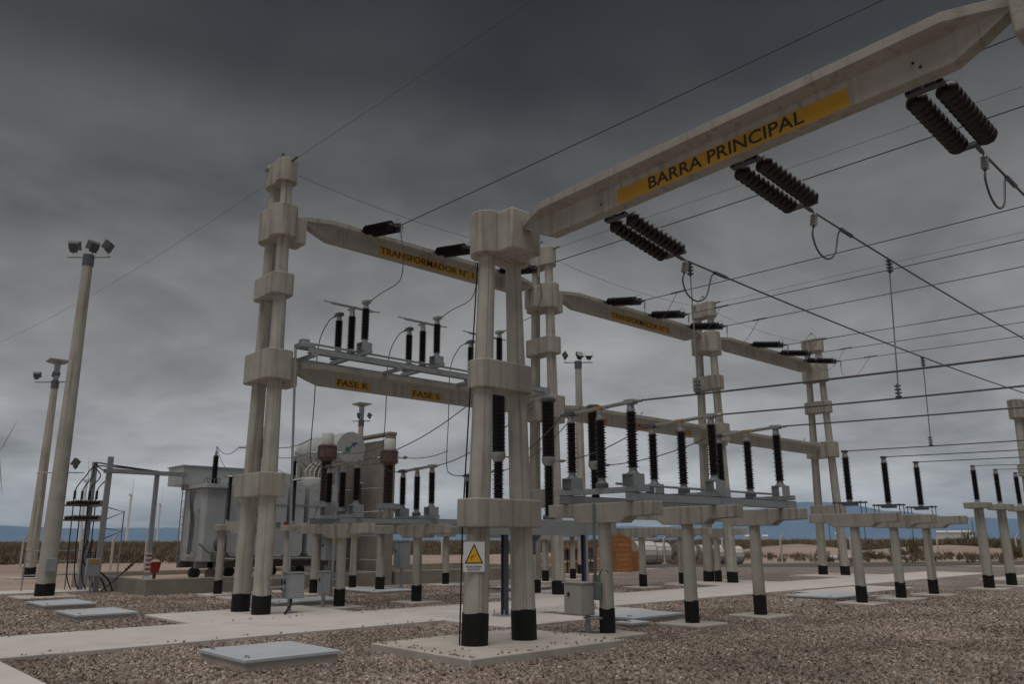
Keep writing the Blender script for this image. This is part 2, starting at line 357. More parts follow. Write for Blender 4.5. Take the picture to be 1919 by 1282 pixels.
# far ridge: two ranges of hills rising behind the plain
def ridge(name, dist, fn, m_, seed):
    rnd = random.Random(seed); rows = []
    ph = [rnd.uniform(0, 6.28) for _ in range(12)]
    for j, (dd, hf) in enumerate(((0, 0), (350, .45), (800, .8), (1500, 1.0), (2600, .75), (4200, 0))):
        row = []
        for i in range(361):
            az = R(-75 + 240*i/360); h = fn(math.degrees(az))
            wob = sum(math.sin(az*f + p_)*a for f, p_, a in zip((9, 17, 31, 53, 97, 171, 260, 340), ph, (.22, .18, .14, .1, .07, .05, .04, .03)))
            wob2 = sum(math.sin(az*f*1.7 + p_ + j*1.3)*a for f, p_, a in zip((31, 67, 131, 211), ph, (.1, .09, .07, .05)))
            hh = max(0, h*(1 + .22*wob + (.25*wob2 if 0 < hf < 1 else .05*wob2)))*hf
            d = dist + dd + 150*math.sin(az*23 + j); row.append((d*math.sin(az), d*math.cos(az), hh - 1))
        rows.append(row)
    mb = MB(); o = 0; mb.v = [V(p) for r_ in rows for p in r_]; n = 361
    for j in range(len(rows) - 1): mb.f += [(j*n+i, j*n+i+1, (j+1)*n+i+1, (j+1)*n+i) for i in range(n-1)]
    return struct(mb.build(name, m_))
M['hill'] = mat('hill_haze_blue', (.12, .20, .34), (.17, .265, .42), .0012, .95)  # blue of the distant haze put into the hills' base colour
M['mount'] = mat('mountain_haze_blue', (.12, .20, .34), (.17, .265, .42), .0012, .95, stain=(.8, .85, .9))  # same haze blue painted into the rock, on top of the haze volume
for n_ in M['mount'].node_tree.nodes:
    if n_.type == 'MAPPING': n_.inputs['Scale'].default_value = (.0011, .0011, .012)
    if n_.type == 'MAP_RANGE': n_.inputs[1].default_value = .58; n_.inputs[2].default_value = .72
def h_low(a): return 158 + 14*math.sin(a*.3)
def h_mid(a):     # camera looks along azimuth 42.6 degrees; the high range stands to the right
    return 40 + 430*math.exp(-((a - 62)/8.0)**2) + 170*math.exp(-((a - 77)/9)**2)
ridge('hills', 8600, h_low, 'hill', 3); ridge('mountains', 10500, h_mid, 'mount', 5)

# scrub on the plain
def scrub_mat(name, a_, b_, c_):
    m_ = bpy.data.materials.new(name); m_.use_nodes = True; t = m_.node_tree; b = t.nodes['Principled BSDF']; b.inputs['Roughness'].default_value = .9
    b.inputs['Specular IOR Level'].default_value = .15
    n = lambda k: t.nodes.new(k); co = n('ShaderNodeTexCoord').outputs['Object']
    q = n('ShaderNodeTexNoise'); q.inputs['Scale'].default_value = .35; q.inputs['Detail'].default_value = 6; t.links.new(co, q.inputs[0])
    r_ = n('ShaderNodeValToRGB'); e = r_.color_ramp.elements; e[0].position = .35; e[0].color = (*a_, 1); e[1].position = .66; e[1].color = (*b_, 1); x = e.new(.5); x.color = (*c_, 1)
    t.links.new(q.outputs[0], r_.inputs[0]); t.links.new(r_.outputs[0], b.inputs['Base Color']); return m_
M['scrub'] = scrub_mat('dry_scrub', (.155, .118, .082), (.20, .165, .112), (.175, .14, .095))
M['shrub'] = scrub_mat('olive_shrub', (.13, .098, .062), (.175, .155, .085), (.15, .125, .075))
M['twig'] = mat('twig', (.09, .06, .04), (.12, .085, .06), 6, .9)
def leafball(mb, c, rx, rz, n, s, rnd, thin=False):
    for _ in range(n):
        while True:
            p = V((rnd.uniform(-1, 1), rnd.uniform(-1, 1), rnd.uniform(-.15, 1)))
            if .15 < p.length < 1.0: break
        p *= .72 + .28*rnd.random()
        q = V((c[0] + p.x*rx, c[1] + p.y*rx, c[2] + p.z*rz)); a = V((rnd.gauss(0, 1), rnd.gauss(0, 1), rnd.gauss(0, 1))).normalized()
        b = a.orthogonal().normalized(); d = a.cross(b); s_ = s*rnd.uniform(.6, 1.5)
        if thin:
            d = V((rnd.gauss(0, .45), rnd.gauss(0, .45), 1)).normalized(); b = d.orthogonal().normalized(); b = Quaternion(d, rnd.uniform(0, 6.3)) @ b
            mb.add([q - b*s_*.16 - d*s_*.5, q + b*s_*.16 - d*s_*.4, q + d*s_*.9], [(0, 1, 2)]); continue
        mb.add([q - b*s_*.5, q + d*s_*.45, q + b*s_*.6, q - d*s_*.4], [(0, 1, 2, 3)])
rs = random.Random(11); mb = MB(); cnt = 0
while cnt < 4600:
    az = R(42.6) + R(rs.uniform(-43, 43)); u = rs.random(); d = 70*(9.0**u)            # 70 m to 630 m
    X, Y = d*math.sin(az), d*math.cos(az)
    pxs = math.degrees(az) - 42.6
    lim = 71 if pxs < -16 else (96 if pxs < 12 else 112 if pxs < 20 else 92)
    if d < lim: continue
    rx = rs.uniform(.7, 1.9)*(1 + d/500); rz = rs.uniform(.55, 1.15)*(1 + d/1200); cnt += 1
    if d > 260: rx *= 1.7
    leafball(mb, (X, Y, -.05), rx, rz, 170 if d < 110 else 110 if d < 170 else 55 if d < 300 else 26, (.3 if d < 110 else .4 if d < 170 else .7 if d < 300 else 1.3), rs, True)
cnt = 0
while cnt < 520:
    az = R(42.6) + R(rs.uniform(8, 43)); d = rs.uniform(62, 118); X, Y = d*math.sin(az), d*math.cos(az)
    if rs.random() < .6 and d < 80: continue
    leafball(mb, (X, Y, .15), rs.uniform(.25, .8), rs.uniform(.25, .7), 60, .22, rs, True); cnt += 1
so_ = mb.build('scrubland', 'scrub', smooth=False); so_['kind'] = 'stuff'
def shrub(px, py, wpx, hpx, label, seed):
    p = gnd(px, py); d = p.length; rnd = random.Random(seed); rx = wpx/F_*d/2; rz = hpx/F_*d
    t = thing('shrub', label, 'shrub', p, 'shrubs beyond the road')
    mb = MB()
    for _ in range(9):
        a, r_ = rnd.uniform(0, 6.28), rx*rnd.uniform(.15, .75); h = rz*rnd.uniform(.25, .7)*(1.1 - .5*r_/rx)
        leafball(mb, (p.x + r_*math.cos(a), p.y + r_*math.sin(a), h*.5), rx*rnd.uniform(.3, .5), h*1.05, 330, rx*.085, rnd, True)
    mb.build('foliage', 'shrub', t, smooth=False); st = MB()
    for _ in range(7):
        a = rnd.uniform(0, 6.28); st.tube([p, p + V((math.cos(a)*rx*.3, math.sin(a)*rx*.3, rz*.35)), p + V((math.cos(a)*rx*.6, math.sin(a)*rx*.6, rz*.75))], lambda u: .03*(1 - .7*u), 4)
    st.build('stem', 'twig', t)
for i, (px, py, wp, hp, lb) in enumerate((
  (1706, 1047, 62, 44, 'tall olive shrub seen between the two middle bar supports'), (1772, 1036, 60, 24, 'low brown shrub right of the tall olive shrub'),
  (1825, 1042, 95, 44, 'broad dark shrub beyond the first single post'), (1884, 1040, 80, 42, 'wide bushy shrub beyond the second single post'),
  (1640, 1049, 50, 18, 'small pale shrub beside the white pipe'), (1905, 1049, 50, 22, 'low yellowish shrub at the road edge under the wide bushy shrub'),
  (1563, 1044, 36, 16, 'small tuft of scrub behind the last gantry tower'), (1975, 1044, 90, 46, 'round shrub past the third single post'))):
    shrub(px, py, wp, hp, lb, 40 + i)
# sand banks beyond the road
for px, py, wl, ht, nm in ((1440, 1047, 17, 1.0, 'sand_bank'), (1700, 1046, 22, .9, 'sand_bank'), (950, 1052, 26, .5, 'sand_bank')):
    c = gnd(px, py); mb = MB(); nn = 24
    for j in range(7):
        for i in range(nn + 1):
            u = i/nn*2 - 1; v = j/6*2 - 1; s = c.normalized(); tdir = V((s.y, -s.x, 0))
            hgt = ht*max(0, 1 - u*u)*max(0, 1 - v*v)*(1 + .3*math.sin(u*9 + v*2))
            mb.v.append(c + tdir*u*wl + s*(v*5 + 4) + V((0, 0, hgt - .05)))
    mb.f = [(j*(nn+1)+i, j*(nn+1)+i+1, (j+1)*(nn+1)+i+1, (j+1)*(nn+1)+i) for j in range(6) for i in range(nn)]
    struct(mb.build(nm, 'sand'))

# loose stones of the gravel, near part of the yard
def stones(name, r0, r1, dens, rad, seed):
    a0, a1, n = R(42.6 - 38), R(42.6 + 38), 16; me = bpy.data.meshes.new(name)
    vs = [(r*math.sin(a0 + (a1 - a0)*i/n), r*math.cos(a0 + (a1 - a0)*i/n), .0) for r in (r0, r1) for i in range(n + 1)]
    me.from_pydata(vs, [], [(i, i + 1, n + 2 + i, n + 1 + i) for i in range(n)])
    o = bpy.data.objects.new(name, me); col.objects.link(o); o['kind'] = 'stuff'; ORG[o.name] = V()
    g = bpy.data.node_groups.new(name, 'GeometryNodeTree'); g.interface.new_socket('Geometry', in_out='INPUT', socket_type='NodeSocketGeometry'); g.interface.new_socket('Geometry', in_out='OUTPUT', socket_type='NodeSocketGeometry')
    n_ = lambda k: g.nodes.new(k); gi, go = n_('NodeGroupInput'), n_('NodeGroupOutput')
    dp = n_('GeometryNodeDistributePointsOnFaces'); dp.inputs['Density'].default_value = dens; dp.inputs['Seed'].default_value = seed
    ic = n_('GeometryNodeMeshIcoSphere'); ic.inputs['Radius'].default_value = rad; ic.inputs['Subdivisions'].default_value = 1
    sm = n_('GeometryNodeSetMaterial'); sm.inputs['Material'].default_value = M['stone']; g.links.new(ic.outputs[0], sm.inputs[0])
    ip = n_('GeometryNodeInstanceOnPoints'); rv = n_('FunctionNodeRandomValue'); rv.data_type = 'FLOAT_VECTOR'; rv.inputs[0].default_value = (0, 0, 0); rv.inputs[1].default_value = (6.3, 6.3, 6.3)
    rs_ = n_('FunctionNodeRandomValue'); rs_.data_type = 'FLOAT_VECTOR'; rs_.inputs[0].default_value = (.35, .3, .25); rs_.inputs[1].default_value = (1.65, 1.25, 1.0); rs_.inputs['Seed'].default_value = 3
    g.links.new(gi.outputs[0], dp.inputs[0]); g.links.new(dp.outputs[0], ip.inputs[0]); g.links.new(sm.outputs[0], ip.inputs['Instance'])
    g.links.new(rv.outputs[0], ip.inputs['Rotation']); g.links.new(rs_.outputs[0], ip.inputs['Scale']); g.links.new(ip.outputs[0], go.inputs[0])
    md = o.modifiers.new('scatter', 'NODES'); md.node_group = g; me.materials.append(M['stone']); return o
stones('gravel_stones', 8.3, 17, 620, .031, 1); stones('gravel_stones', 17, 31, 260, .036, 2)
# stray stones kicked onto the paving and slabs
rs = random.Random(5); mb = MB()
for _ in range(230):
    k = rs.random()
    if k < .55: X, Y, zz = rs.uniform(2.5, 16), rs.choice((13.62 + rs.expovariate(9), 16.6 - rs.expovariate(9))), .072
    elif k < .8: X, Y, zz = rs.uniform(7.2, 10.2), rs.choice((8.64 + rs.expovariate(8), 10.96 - rs.expovariate(8))), .132
    else: X, Y, zz = rs.choice((7.17 + rs.expovariate(8), 10.23 - rs.expovariate(8))), rs.uniform(8.65, 10.95), .132
    r_ = rs.uniform(.008, .022); n = 5; a0 = rs.uniform(0, 6)
    mb.loft([[(X + r_*f*math.cos(a0 + 6.283*i/n)*rs.uniform(.8, 1.2), Y + r_*f*math.sin(a0 + 6.283*i/n), zz + h_*r_) for i in range(n)] for f, h_ in ((.7, 0), (1, .5), (.6, 1.1))])
o_ = mb.build('stray_stones', mat('stray_stone', (.22, .165, .13), (.38, .31, .26), 30, .9), smooth=False); o_['kind'] = 'stuff'
# ------------------------------------------------------------------ gantry towers (pairs of leaning concrete poles with collars)
def paint(a, e, r_, par):
    a, e = V(a), V(e); q = (e - a).to_track_quat('Z', 'Y'); n = 28; h = (e - a).length; ph = random.uniform(0, 6)
    ring = lambda f: [a + q @ V((r_*math.cos(2*math.pi*i/n), r_*math.sin(2*math.pi*i/n), f(i))) for i in range(n)]
    MB().loft([ring(lambda i: 0), ring(lambda i: h*.5), ring(lambda i: h + .012*math.sin(2*math.pi*i/n*3 + ph) + random.uniform(-.008, .008))]).build('painted_base', 'black', par)
def pole_pair(t, c, along, d0, d1, r0, r1, ztop, zb, black):
    for s in (-1, 1):
        ax = V((0, 1, 0)) if along == 'y' else V((1, 0, 0)); a = V((c[0], c[1], zb)) + ax*s*d0; b = V((c[0], c[1], ztop)) + ax*s*d1
        p = MB().lathe([(r0 + (r1 - r0)*i/8, (b - a).length*i/8) for i in range(9)], a, b - a, 22).build('pole', 'conc', t)
        for sd in (V((-.45, -.89, 0)), V((.89, -.45, 0))): MB().tube([a + sd*(r0 - .002), b + sd*(r1 - .002)], .006, 5).build('mould_seam', 'seam', p)
        e = a.lerp(b, black/(ztop - zb)); paint(a, e, r0 + .004, p)
tower_lab = ['twin-pole concrete gantry tower holding the near end of the TRANSFORMADOR N 1 beam', 'twin-pole gantry tower between the TRANSFORMADOR N 1 and N 2 beams',
             'twin-pole gantry tower at the far end of the TRANSFORMADOR N 2 beam', 'farthest twin-pole gantry tower ending the beam row, on its own pad']
for k, X in enumerate(TX):
    t = thing('gantry_tower', tower_lab[k], 'gantry tower', (X, TY, .066), 'towers of the transformer gantry row')
    pole_pair(t, (X, TY), 'y', .53, .29, .205, .132, 11.0, .062, .40)
    sp = lambda z: .53 + (.29 - .53)*z/11
    MB().prism(dumbbell(sp(10.8) - .02, .27, .22, 'y', X, TY), 10.52, 11.14).build('collar', 'concb', t, bevel=.02)
    MB().prism(dumbbell(sp(9.4) - .02, .33, .27, 'y', X, TY), 9.02, 9.86).build('collar', 'concb', t, bevel=.02)
    MB().prism(rrect(.29, sp(7.8) + .26, .17, X, TY), 7.50, 8.05).build('collar', 'concb', t, bevel=.02)
    MB().prism(rrect(.34, sp(5.8) + .30, .15, X, TY), 5.38, 6.10).build('collar', 'concb', t, bevel=.02)
    MB().prism(rrect(.30, sp(2.9) + .27, .06, X, TY), 2.64, 3.18).build('collar', 'concb', t, bevel=.02)
    for s in ((1,) if k == 0 else (-1,) if k == 3 else (-1, 1)):
        xa, xb = (X + .25, X + .63) if s > 0 else (X - .63, X - .25)
        MB().box(xa, xb, TY - .33, TY + .22, 9.0, 9.70).build('beam_seat', 'concb', t, bevel=.02)
        MB().box(xa, xb, TY - .33, TY + .22, 5.30, 5.96).build('beam_seat', 'concb', t, bevel=.02)
    for s in (-1, 1):
        MB().tube(spline([(X - .1, TY + s*.3, 11.13), (X - .04, TY + s*.16, 11.32), (X, TY, 11.45)]), .012, 5).build('earth_peak', 'steel', t)
    MB().lathe([(.03, 0), (.045, .03), (.03, .07)], (X, TY, 11.42)).build('peak_clamp', 'steel', t)
    MB().cbox((X - .3, TY + .25, 11.0), (.1, .12, .06)).build('earth_bracket', 'alu', t)
def btower(X, Y, label, block, dz=0.0):
    t = thing('busbar_tower', label, 'gantry tower', (X, Y, .13), 'towers of the busbar gantry')
    pole_pair(t, (X, Y), 'x', .51, .275, .198, .128, 6.9 + dz, .126, .46)
    MB().prism(dumbbell(.30, .29, .24, 'x', X, Y), 6.30 + dz, 7.06 + dz).build('collar', 'concb', t, bevel=.025)
    if block: MB().box(*sorted((X - .33, X + .33)), *sorted((Y + block*.2, Y + block*.66)), 6.3005 + dz, 7.02 + dz).build('beam_seat', 'concb', t, bevel=.03)
    MB().prism(rrect(.60, .25, .2, X, Y), 4.02, 4.49).build('collar', 'concb', t, bevel=.02)
    MB().prism(rrect(.70, .25, .05, X, Y), 1.84, 2.28).build('collar', 'concb', t, bevel=.02)
    return t
BX, BY = 8.63, 9.69
bt = btower(BX, BY, 'foreground twin-pole tower with warning sign, carrying the BARRA PRINCIPAL beam', -1)
btower(BX, 1.08, 'busbar tower whose head shows at the raised end of the BARRA PRINCIPAL beam', 1, .17)
btower(36.6, BY, 'distant busbar tower at the right edge where the three busbar conductors end', -1)
btower(36.6, 1.08, 'distant busbar tower past the right edge, pair to the one at the conductors end', 1)
MB().tube([V((BX - .53 - .17, BY + .12, .13)), V((BX - .5 - .175, BY + .11, 2.0)), V((BX - .3 - .14, BY + .08, 6.2))], .013, 6).build('conduit', 'cable', bt)

# ------------------------------------------------------------------ concrete beams with name plates
def beam(axis, fixed, a, b, zb, zt, wf, ww, label, tap=.75, rise=.30, ha=.04, slope=0.0):
    t = thing('concrete_beam', label, 'beam', ((a + b)/2, fixed, zb) if axis == 'x' else (fixed, (a + b)/2, zb), 'concrete gantry beams')
    rings = []
    for p, e in ((a, 0), (a + (b - a)*.0 + math.copysign(tap*.5, b - a), .55), (a + math.copysign(tap, b - a), 1), (b - math.copysign(tap, b - a), 1), (b - math.copysign(tap*.5, b - a), .55), (b, 0)):
        f = ww + (wf - ww)*e; bot = zb + rise*(1 - e); top = zt - .05*(1 - e); th = .12
        sec = [(-f, top), (-f, top - th), (-ww, top - th - ha*e - .01), (-ww, bot), (ww, bot), (ww, top - th - ha*e - .01), (f, top - th), (f, top)]
        rings.append([(p, fixed + s, zz) if axis == 'x' else (fixed + s, p, zz + slope*(a - p)) for s, zz in sec])
    MB().loft(rings).build('beam_body', 'beamc', t, bevel=.012); return t
def plate(t, c, ux, width, height, nrm, text, size, off=0.0, fit=None):
    ux, nrm = V(ux).normalized(), V(nrm); up = ux.cross(-nrm); c = V(c); q = Matrix((ux, nrm, up)).transposed().to_quaternion()
    p = MB().cbox(c + nrm*.003, (width, .006, height), q).build('name_plate', 'yel', t, smooth=False)
    text_into(text, size, 'ink', p, c + nrm*.0085 + ux*off, ux, up, fit=fit)
ub = []
for k in range(3):
    lab = ['upper beam with yellow TRANSFORMADOR N 1 plate', 'upper beam with yellow TRANSFORMADOR N 2 plate', 'upper beam without a plate, next to the farthest tower'][k]
    t = beam('x', TY - .06, TX[k] + .62, TX[k+1] - .62, 9.34, 9.86, .31, .12, lab); ub.append(t)
    if k < 2:
        xa = (11.42, 21.2)[k]; plate(t, (xa + 1.72, TY - .18, 9.472), (1, 0, 0), 3.5, .25, (0, -1, 0), ('TRANSFORMADOR N° 1', 'TRANSFORMADOR N° 2')[k], .27, 0, 3.34)
    lab = ['lower beam with FASE R and FASE S plates carrying the raised disconnectors', 'lower beam with FASE plates behind the busbar disconnectors', 'lower beam without plates, next to the farthest tower'][k]
    t = beam('x', TY - .06, TX[k] + .62, TX[k+1] - .62, 5.47, 5.95, .31, .12, lab, rise=.26)
    ph = (10.75, 13.12, 15.5) if k == 0 else (20.3, 22.75, 25.2)
    if k < 2:
        for X, s in zip(ph, 'RST'): plate(t, (X, TY - .18, 5.582), (1, 0, 0), 1.04, .21, (0, -1, 0), 'FASE ' + s, .225, 0, .92)
    else:
        pass
    if k:
        for X in ph if k == 1 else (29.9, 32.3, 34.6):
            MB().tube([V((X, TY - .1, 5.94)), V((X + .02, TY - .1, 6.08)), V((X + .1, TY - .1, 6.14)), V((X + .1, TY - .1, 6.05))], .012, 5).build('lifting_hook', 'steel', t)
SLP = .03
t = beam('y', BX, BY - .66, 1.08 + .66, 6.36, 6.87, .31, .10, 'big foreground beam with the yellow BARRA PRINCIPAL plate', tap=.62, rise=.33, ha=.04, slope=SLP)
plate(t, (BX - .10, 5.23, 6.487 + SLP*(BY - .66 - 5.23)), (0, -1, SLP), 3.5, .235, (-1, 0, 0), 'BARRA PRINCIPAL', .255, 0, 2.36)
for yy, zz in ((2.75, 6.74), (2.68, 6.66), (7.3, 6.55)):
    MB().cyl((BX - .097, yy, zz), (BX - .104, yy, zz), .018, n=8).build('bolt_hole', 'black', t)
beam('y', 36.6, BY - .66, 1.08 + .66, 6.43, 6.96, .30, .115, 'distant busbar beam where the three conductors end, past the right edge', tap=.62, rise=.33, ha=.04)

# ------------------------------------------------------------------ insulator strings
disc_me = mesh_of(MB().lathe([(.03, -.072), (.045, -.068), (.045, -.02), (.075, -.006), (.118, .012), (.14, .036), (.138, .05), (.10, .044), (.05, .05), (.03, .072)], n=18), 'disc', 'porc')
def strings(p0, p1, sep, label, group, n=11, s=1.0, loop=None, horn=1):
    p0, p1 = V(p0), V(p1); d = (p1 - p0).normalized(); t = thing('insulator_string', label, 'insulator', p0, group)
    Ln = (p1 - p0).length; q = d.to_track_quat('Z', 'Y'); st = V(sep); a0 = .16; pitch = (Ln - 2*a0)/n
    for w_ in (-.5, .5):
        for i in range(n): inst('disc', disc_me, t, p0 + d*(a0 + pitch*(i + .5)) + st*w_, q, (s, s, pitch/.135))
        MB().cyl(p0 + d*.02 + st*w_, p1 - d*.02 + st*w_, .03*s, n=8).build('chain_core', 'porc', t)
    for e, sg in ((p0, 1), (p1, -1)):
        MB().cbox(e + d*sg*.07, (st.length*1.25, .05, .09), Matrix((st.normalized(), d.cross(st.normalized()), d)).transposed().to_quaternion()).build('yoke_plate', 'steel', t)
    MB().cyl(p0 - d*.12, p0 + d*.08, .028, n=8).build('anchor_link', 'steel', t)
    MB().cyl(p1 - d*.06, p1 + d*.16, .03, n=8).build('anchor_link', 'steel', t)
    for e, sg, hh in ((p0 + d*.08, 1, .2), (p1 - d*.08, -1, .24)):
        pts = [e, e + V((0, 0, hh*.7)) + d*sg*.02, e + V((0, 0, hh)) + d*sg*.13, e + V((0, 0, hh*.8)) + d*sg*.24, e + V((0, 0, hh*.45)) + d*sg*.27]
        MB().tube(spline([q_ + st*.5*horn for q_ in pts]), .007, 5).build('arcing_horn', 'steel', t)
    return t
gl = ['R', 'S', 'T']
# busbar conductors
bars = []
ends = [(10.42, 6.2), (10.5, 6.37), (10.5, 6.44)]
for k, (Y, (ex, ez)) in enumerate(zip((7.32, 5.08, 2.78), ends)):
    lab = ['double black insulator string nearest the foreground tower on the BARRA PRINCIPAL beam', 'double black insulator string hung below the middle of the BARRA PRINCIPAL plate', 'double black insulator string at the raised end of the BARRA PRINCIPAL beam'][k]
    p0 = V((BX + .2, Y, (6.46, 6.54, 6.60)[k])); p1 = V((ex, Y, ez)); strings(p0, p1, (0, .33, 0), lab, 'busbar strings on the BARRA PRINCIPAL beam', n=11, s=.90)
    e = V((36.45, Y, 6.3)); st = p1 + V((.15, 0, -.02)); sg = (.22, .3, .34)[k]
    pts = sagged(st, e, sg, 22); bars.append((st, e, sg))
    wire(pts, ['busbar conductor running from the string nearest the foreground tower', 'busbar conductor running from the string below the middle of the plate', 'busbar conductor running from the string at the raised beam end'][k], .016, 'conductor', 'three busbar conductors')
    def on(u): return V(st).lerp(V(e), u) - V((0, 0, 4*sg*u*(1 - u)))
    a, c = on(.004), on(.040)                           # jumper loop with its clamps
    t = thing('jumper_loop', ['hanging jumper loop at the busbar string nearest the foreground tower', 'hanging jumper loop at the busbar string below the plate', 'hanging jumper loop at the raised end of the beam'][k], 'jumper', a, 'jumper loops of the busbar')
    dn = V((0, 0, -1)); l = a + V((-.08, 0, -.24))
    MB().tube(spline([l, l + V((-.05, 0, -.16)), l + V((.07, 0, -.36)), l + V((.34, 0, -.42)), l + V((.62, 0, -.26)), c + V((-.2, 0, -.08)), c]), .014, 7).build('loop', 'wire', t)
    cl_ = MB(); cl_.cyl(a, l, .026, n=8)
    for i in range(4): cl_.cbox(a.lerp(l, .25 + .2*i), (.1, .07, .03))
    cl_.build('tension_clamp', 'alu', t); pc = MB()
    for i in range(2): pc.cyl(on(.036 + .008*i), on(.042 + .008*i), .032, n=8)
    pc.build('parallel_clamp', 'steel', t)
def dropper(top, bot, label):
    t = thing('dropper', label, 'dropper', bot, 'droppers from the busbar'); top, bot = V(top), V(bot)
    MB().tube(sagged(top, bot, 0, 6), .012, 6).build('cable', 'alu', t)
    for p, s in ((top, -1), (bot, 1)):
        c = MB(); c.cyl(p, p + V((0, 0, s*.25)), .02, n=8)
        for i in range(4): c.cbox(p + V((0, 0, s*(.03 + .06*i))), (.08, .08, .025))
        c.build('clamp', 'steel', t)
# gantry strings and line conductors
TZ = 9.80
PH = [(10.85, 13.28, 15.75), (20.75, 23.25, 25.7), (30.2, 32.55, 34.9)]
bayn = ['first marked beam', 'second marked beam', 'unmarked upper beam']; orde = ['near end', 'middle', 'far end']
Tend = {}
for b in range(3):
    for k, X in enumerate(PH[b]):
        p0, p1 = V((X, 17.68, TZ)), V((X, 16.12, 9.52)); Tend[b, k] = p1
        strings(p0, p1, (.26, 0, 0), 'double insulator string on top of the %s, at its %s' % (bayn[b], orde[k]), 'strings on the transformer gantry', n=11, s=.9, horn=1)
        st = p1 + V((0, -.15, -.02)); en = V((X + .2, -38, 9.9)); pts = sagged(st, en, .35 + .1*b, 20)
        wire(pts, 'line conductor leaving the %s string of the %s' % (orde[k], bayn[b]), .014, 'conductor', 'line conductors crossing overhead')
        t = thing('tension_clamp', 'tension clamp with hanging loop at the %s string of the %s' % (orde[k], bayn[b]), 'clamp', st, 'clamps of the line conductors')
        MB().cyl(st, st + V((0, .02, -.3)), .025, n=8).build('clamp_body', 'alu', t)
        if b:
            f = lambda u: st.lerp(en, u) - V((0, 0, 4*.4*u*(1 - u))); c = f(.025); l = st + V((0, .02, -.3))
            MB().cyl(f(.02), f(.03), .03, n=8).build('parallel_clamp', 'steel', t)
            MB().tube(spline([l, l + V((0, -.05, -.3)), l + V((.1, -.35, -.5)), l + V((.1, -.75, -.35)), c + V((0, .1, -.1)), c]), .009, 5).build('loop', 'wire', t)
# shield wires between tower heads
for k in range(3):
    a, b = V((TX[k] + .25, TY - .1, 10.95)), V((TX[k+1] - .25, TY - .1, 10.95))
    wire(sagged(a, b, .25), 'thin shield wire joining tower heads above the ' + bayn[k], .006, 'wire', 'shield wires', 'thin')
for k in range(4):
    a = V((TX[k], TY - .5, 11.05)); wire(sagged(a, (TX[k] + .5, -38, 11.9), .5), 'thin shield wire running off overhead from %s' % ('the first gantry tower', 'the tower between the marked beams', 'the third gantry tower', 'the farthest tower')[k], .0055, 'wire', 'shield wires', 'thin')
    t = thing('shield_wire_clamp', 'black clamp holding the shield wire on the head of %s' % ('the N 1 tower', 'the second gantry tower', 'the third gantry tower', 'the farthest tower')[k], 'clamp', a, 'shield wire clamps'); MB().cyl(a + V((0, .28, 0)), a + V((0, -.3, .01)), .03, n=8).build('clamp_body', 'steel', t)
a = V((TX[0] - .28, TY + .3, 10.6)); wire(sagged(a, (3.0, 55, 10.2), 1.2), 'faint shield wire falling away behind the light masts', .004, 'wire', 'shield wires', 'thin')

# ------------------------------------------------------------------ post insulators and supports
def column_profile(h, rc, rs1, rs2, n):
    pr_ = [(rc, 0)]; p = h/n
    for i in range(n):
        z0 = i*p; r_ = rs1 if i % 2 == 0 else rs2
        pr_ += [(rc, z0 + p*.12), (r_, z0 + p*.34), (r_, z0 + p*.46), (rc, z0 + p*.92)]
    return pr_ + [(rc, h)]
ins_me = mesh_of(MB().lathe(column_profile(1.0, .068, .108, .093, 21), n=16), 'insulator', 'porc')
cap_me = mesh_of(MB().lathe([(.075, 0), (.082, .02), (.07, .06), (.06, .11), (.068, .115), (.068, .13)], n=14), 'end_cap', 'alu')
foot_me = mesh_of(MB().lathe([(.11, 0), (.11, .02), (.085, .025), (.07, .07), (.07, .1)], n=14), 'end_foot', 'galv')
def column(parent, base, h, rs=1.0):          # porcelain post with metal foot and cap; h is the whole height
    hb = h - .23; o = inst('insulator', ins_me, parent, V(base) + V((0, 0, .1)), None, (rs, rs, hb))
    c = bpy.data.objects.new('cap', cap_me); col.objects.link(c); c.parent = o; c.location = (0, 0, 1); c.scale = (1, 1, 1/hb)
    f = bpy.data.objects.new('foot', foot_me); col.objects.link(f); f.parent = o; f.location = (0, 0, -.1/hb); f.scale = (1, 1, 1/hb)
    return o
def tpost(X, Y, label, y0, y1, ztop, r0=.135, r1=.115, group=None, ax='y', hau=.5, black=.42, foot=True, th=.25):
    t = thing('support_post', label, 'support', (X, Y, 0), group); zb = -.02; pt = ztop - th - .1
    p = MB().lathe([(r0 + (r1 - r0)*i/4, (pt + .02 - zb)*i/4) for i in range(5)], (X, Y, zb), n=18).build('post', 'conc', t)
    paint((X, Y, zb), (X, Y, zb + black + .08), r0 + .004, p)
    prof = [(y0, ztop), (y0, ztop - th + .02), (Y - hau - .14, ztop - th), (Y - hau, pt), (Y + hau, pt), (Y + hau + .14, ztop - th), (y1, ztop - th + .02), (y1, ztop)]
    a = [[(X + s*.16, yy, zz) for yy, zz in prof] for s in (-1, 1)]
    MB().loft(a).build('crossarm', 'concb', t, bevel=.012)
    if foot: MB().box(X - .5, X + .5, Y - .5, Y + .5, -.1, .075).build('footing', 'slab', t, bevel=.02)
    return t
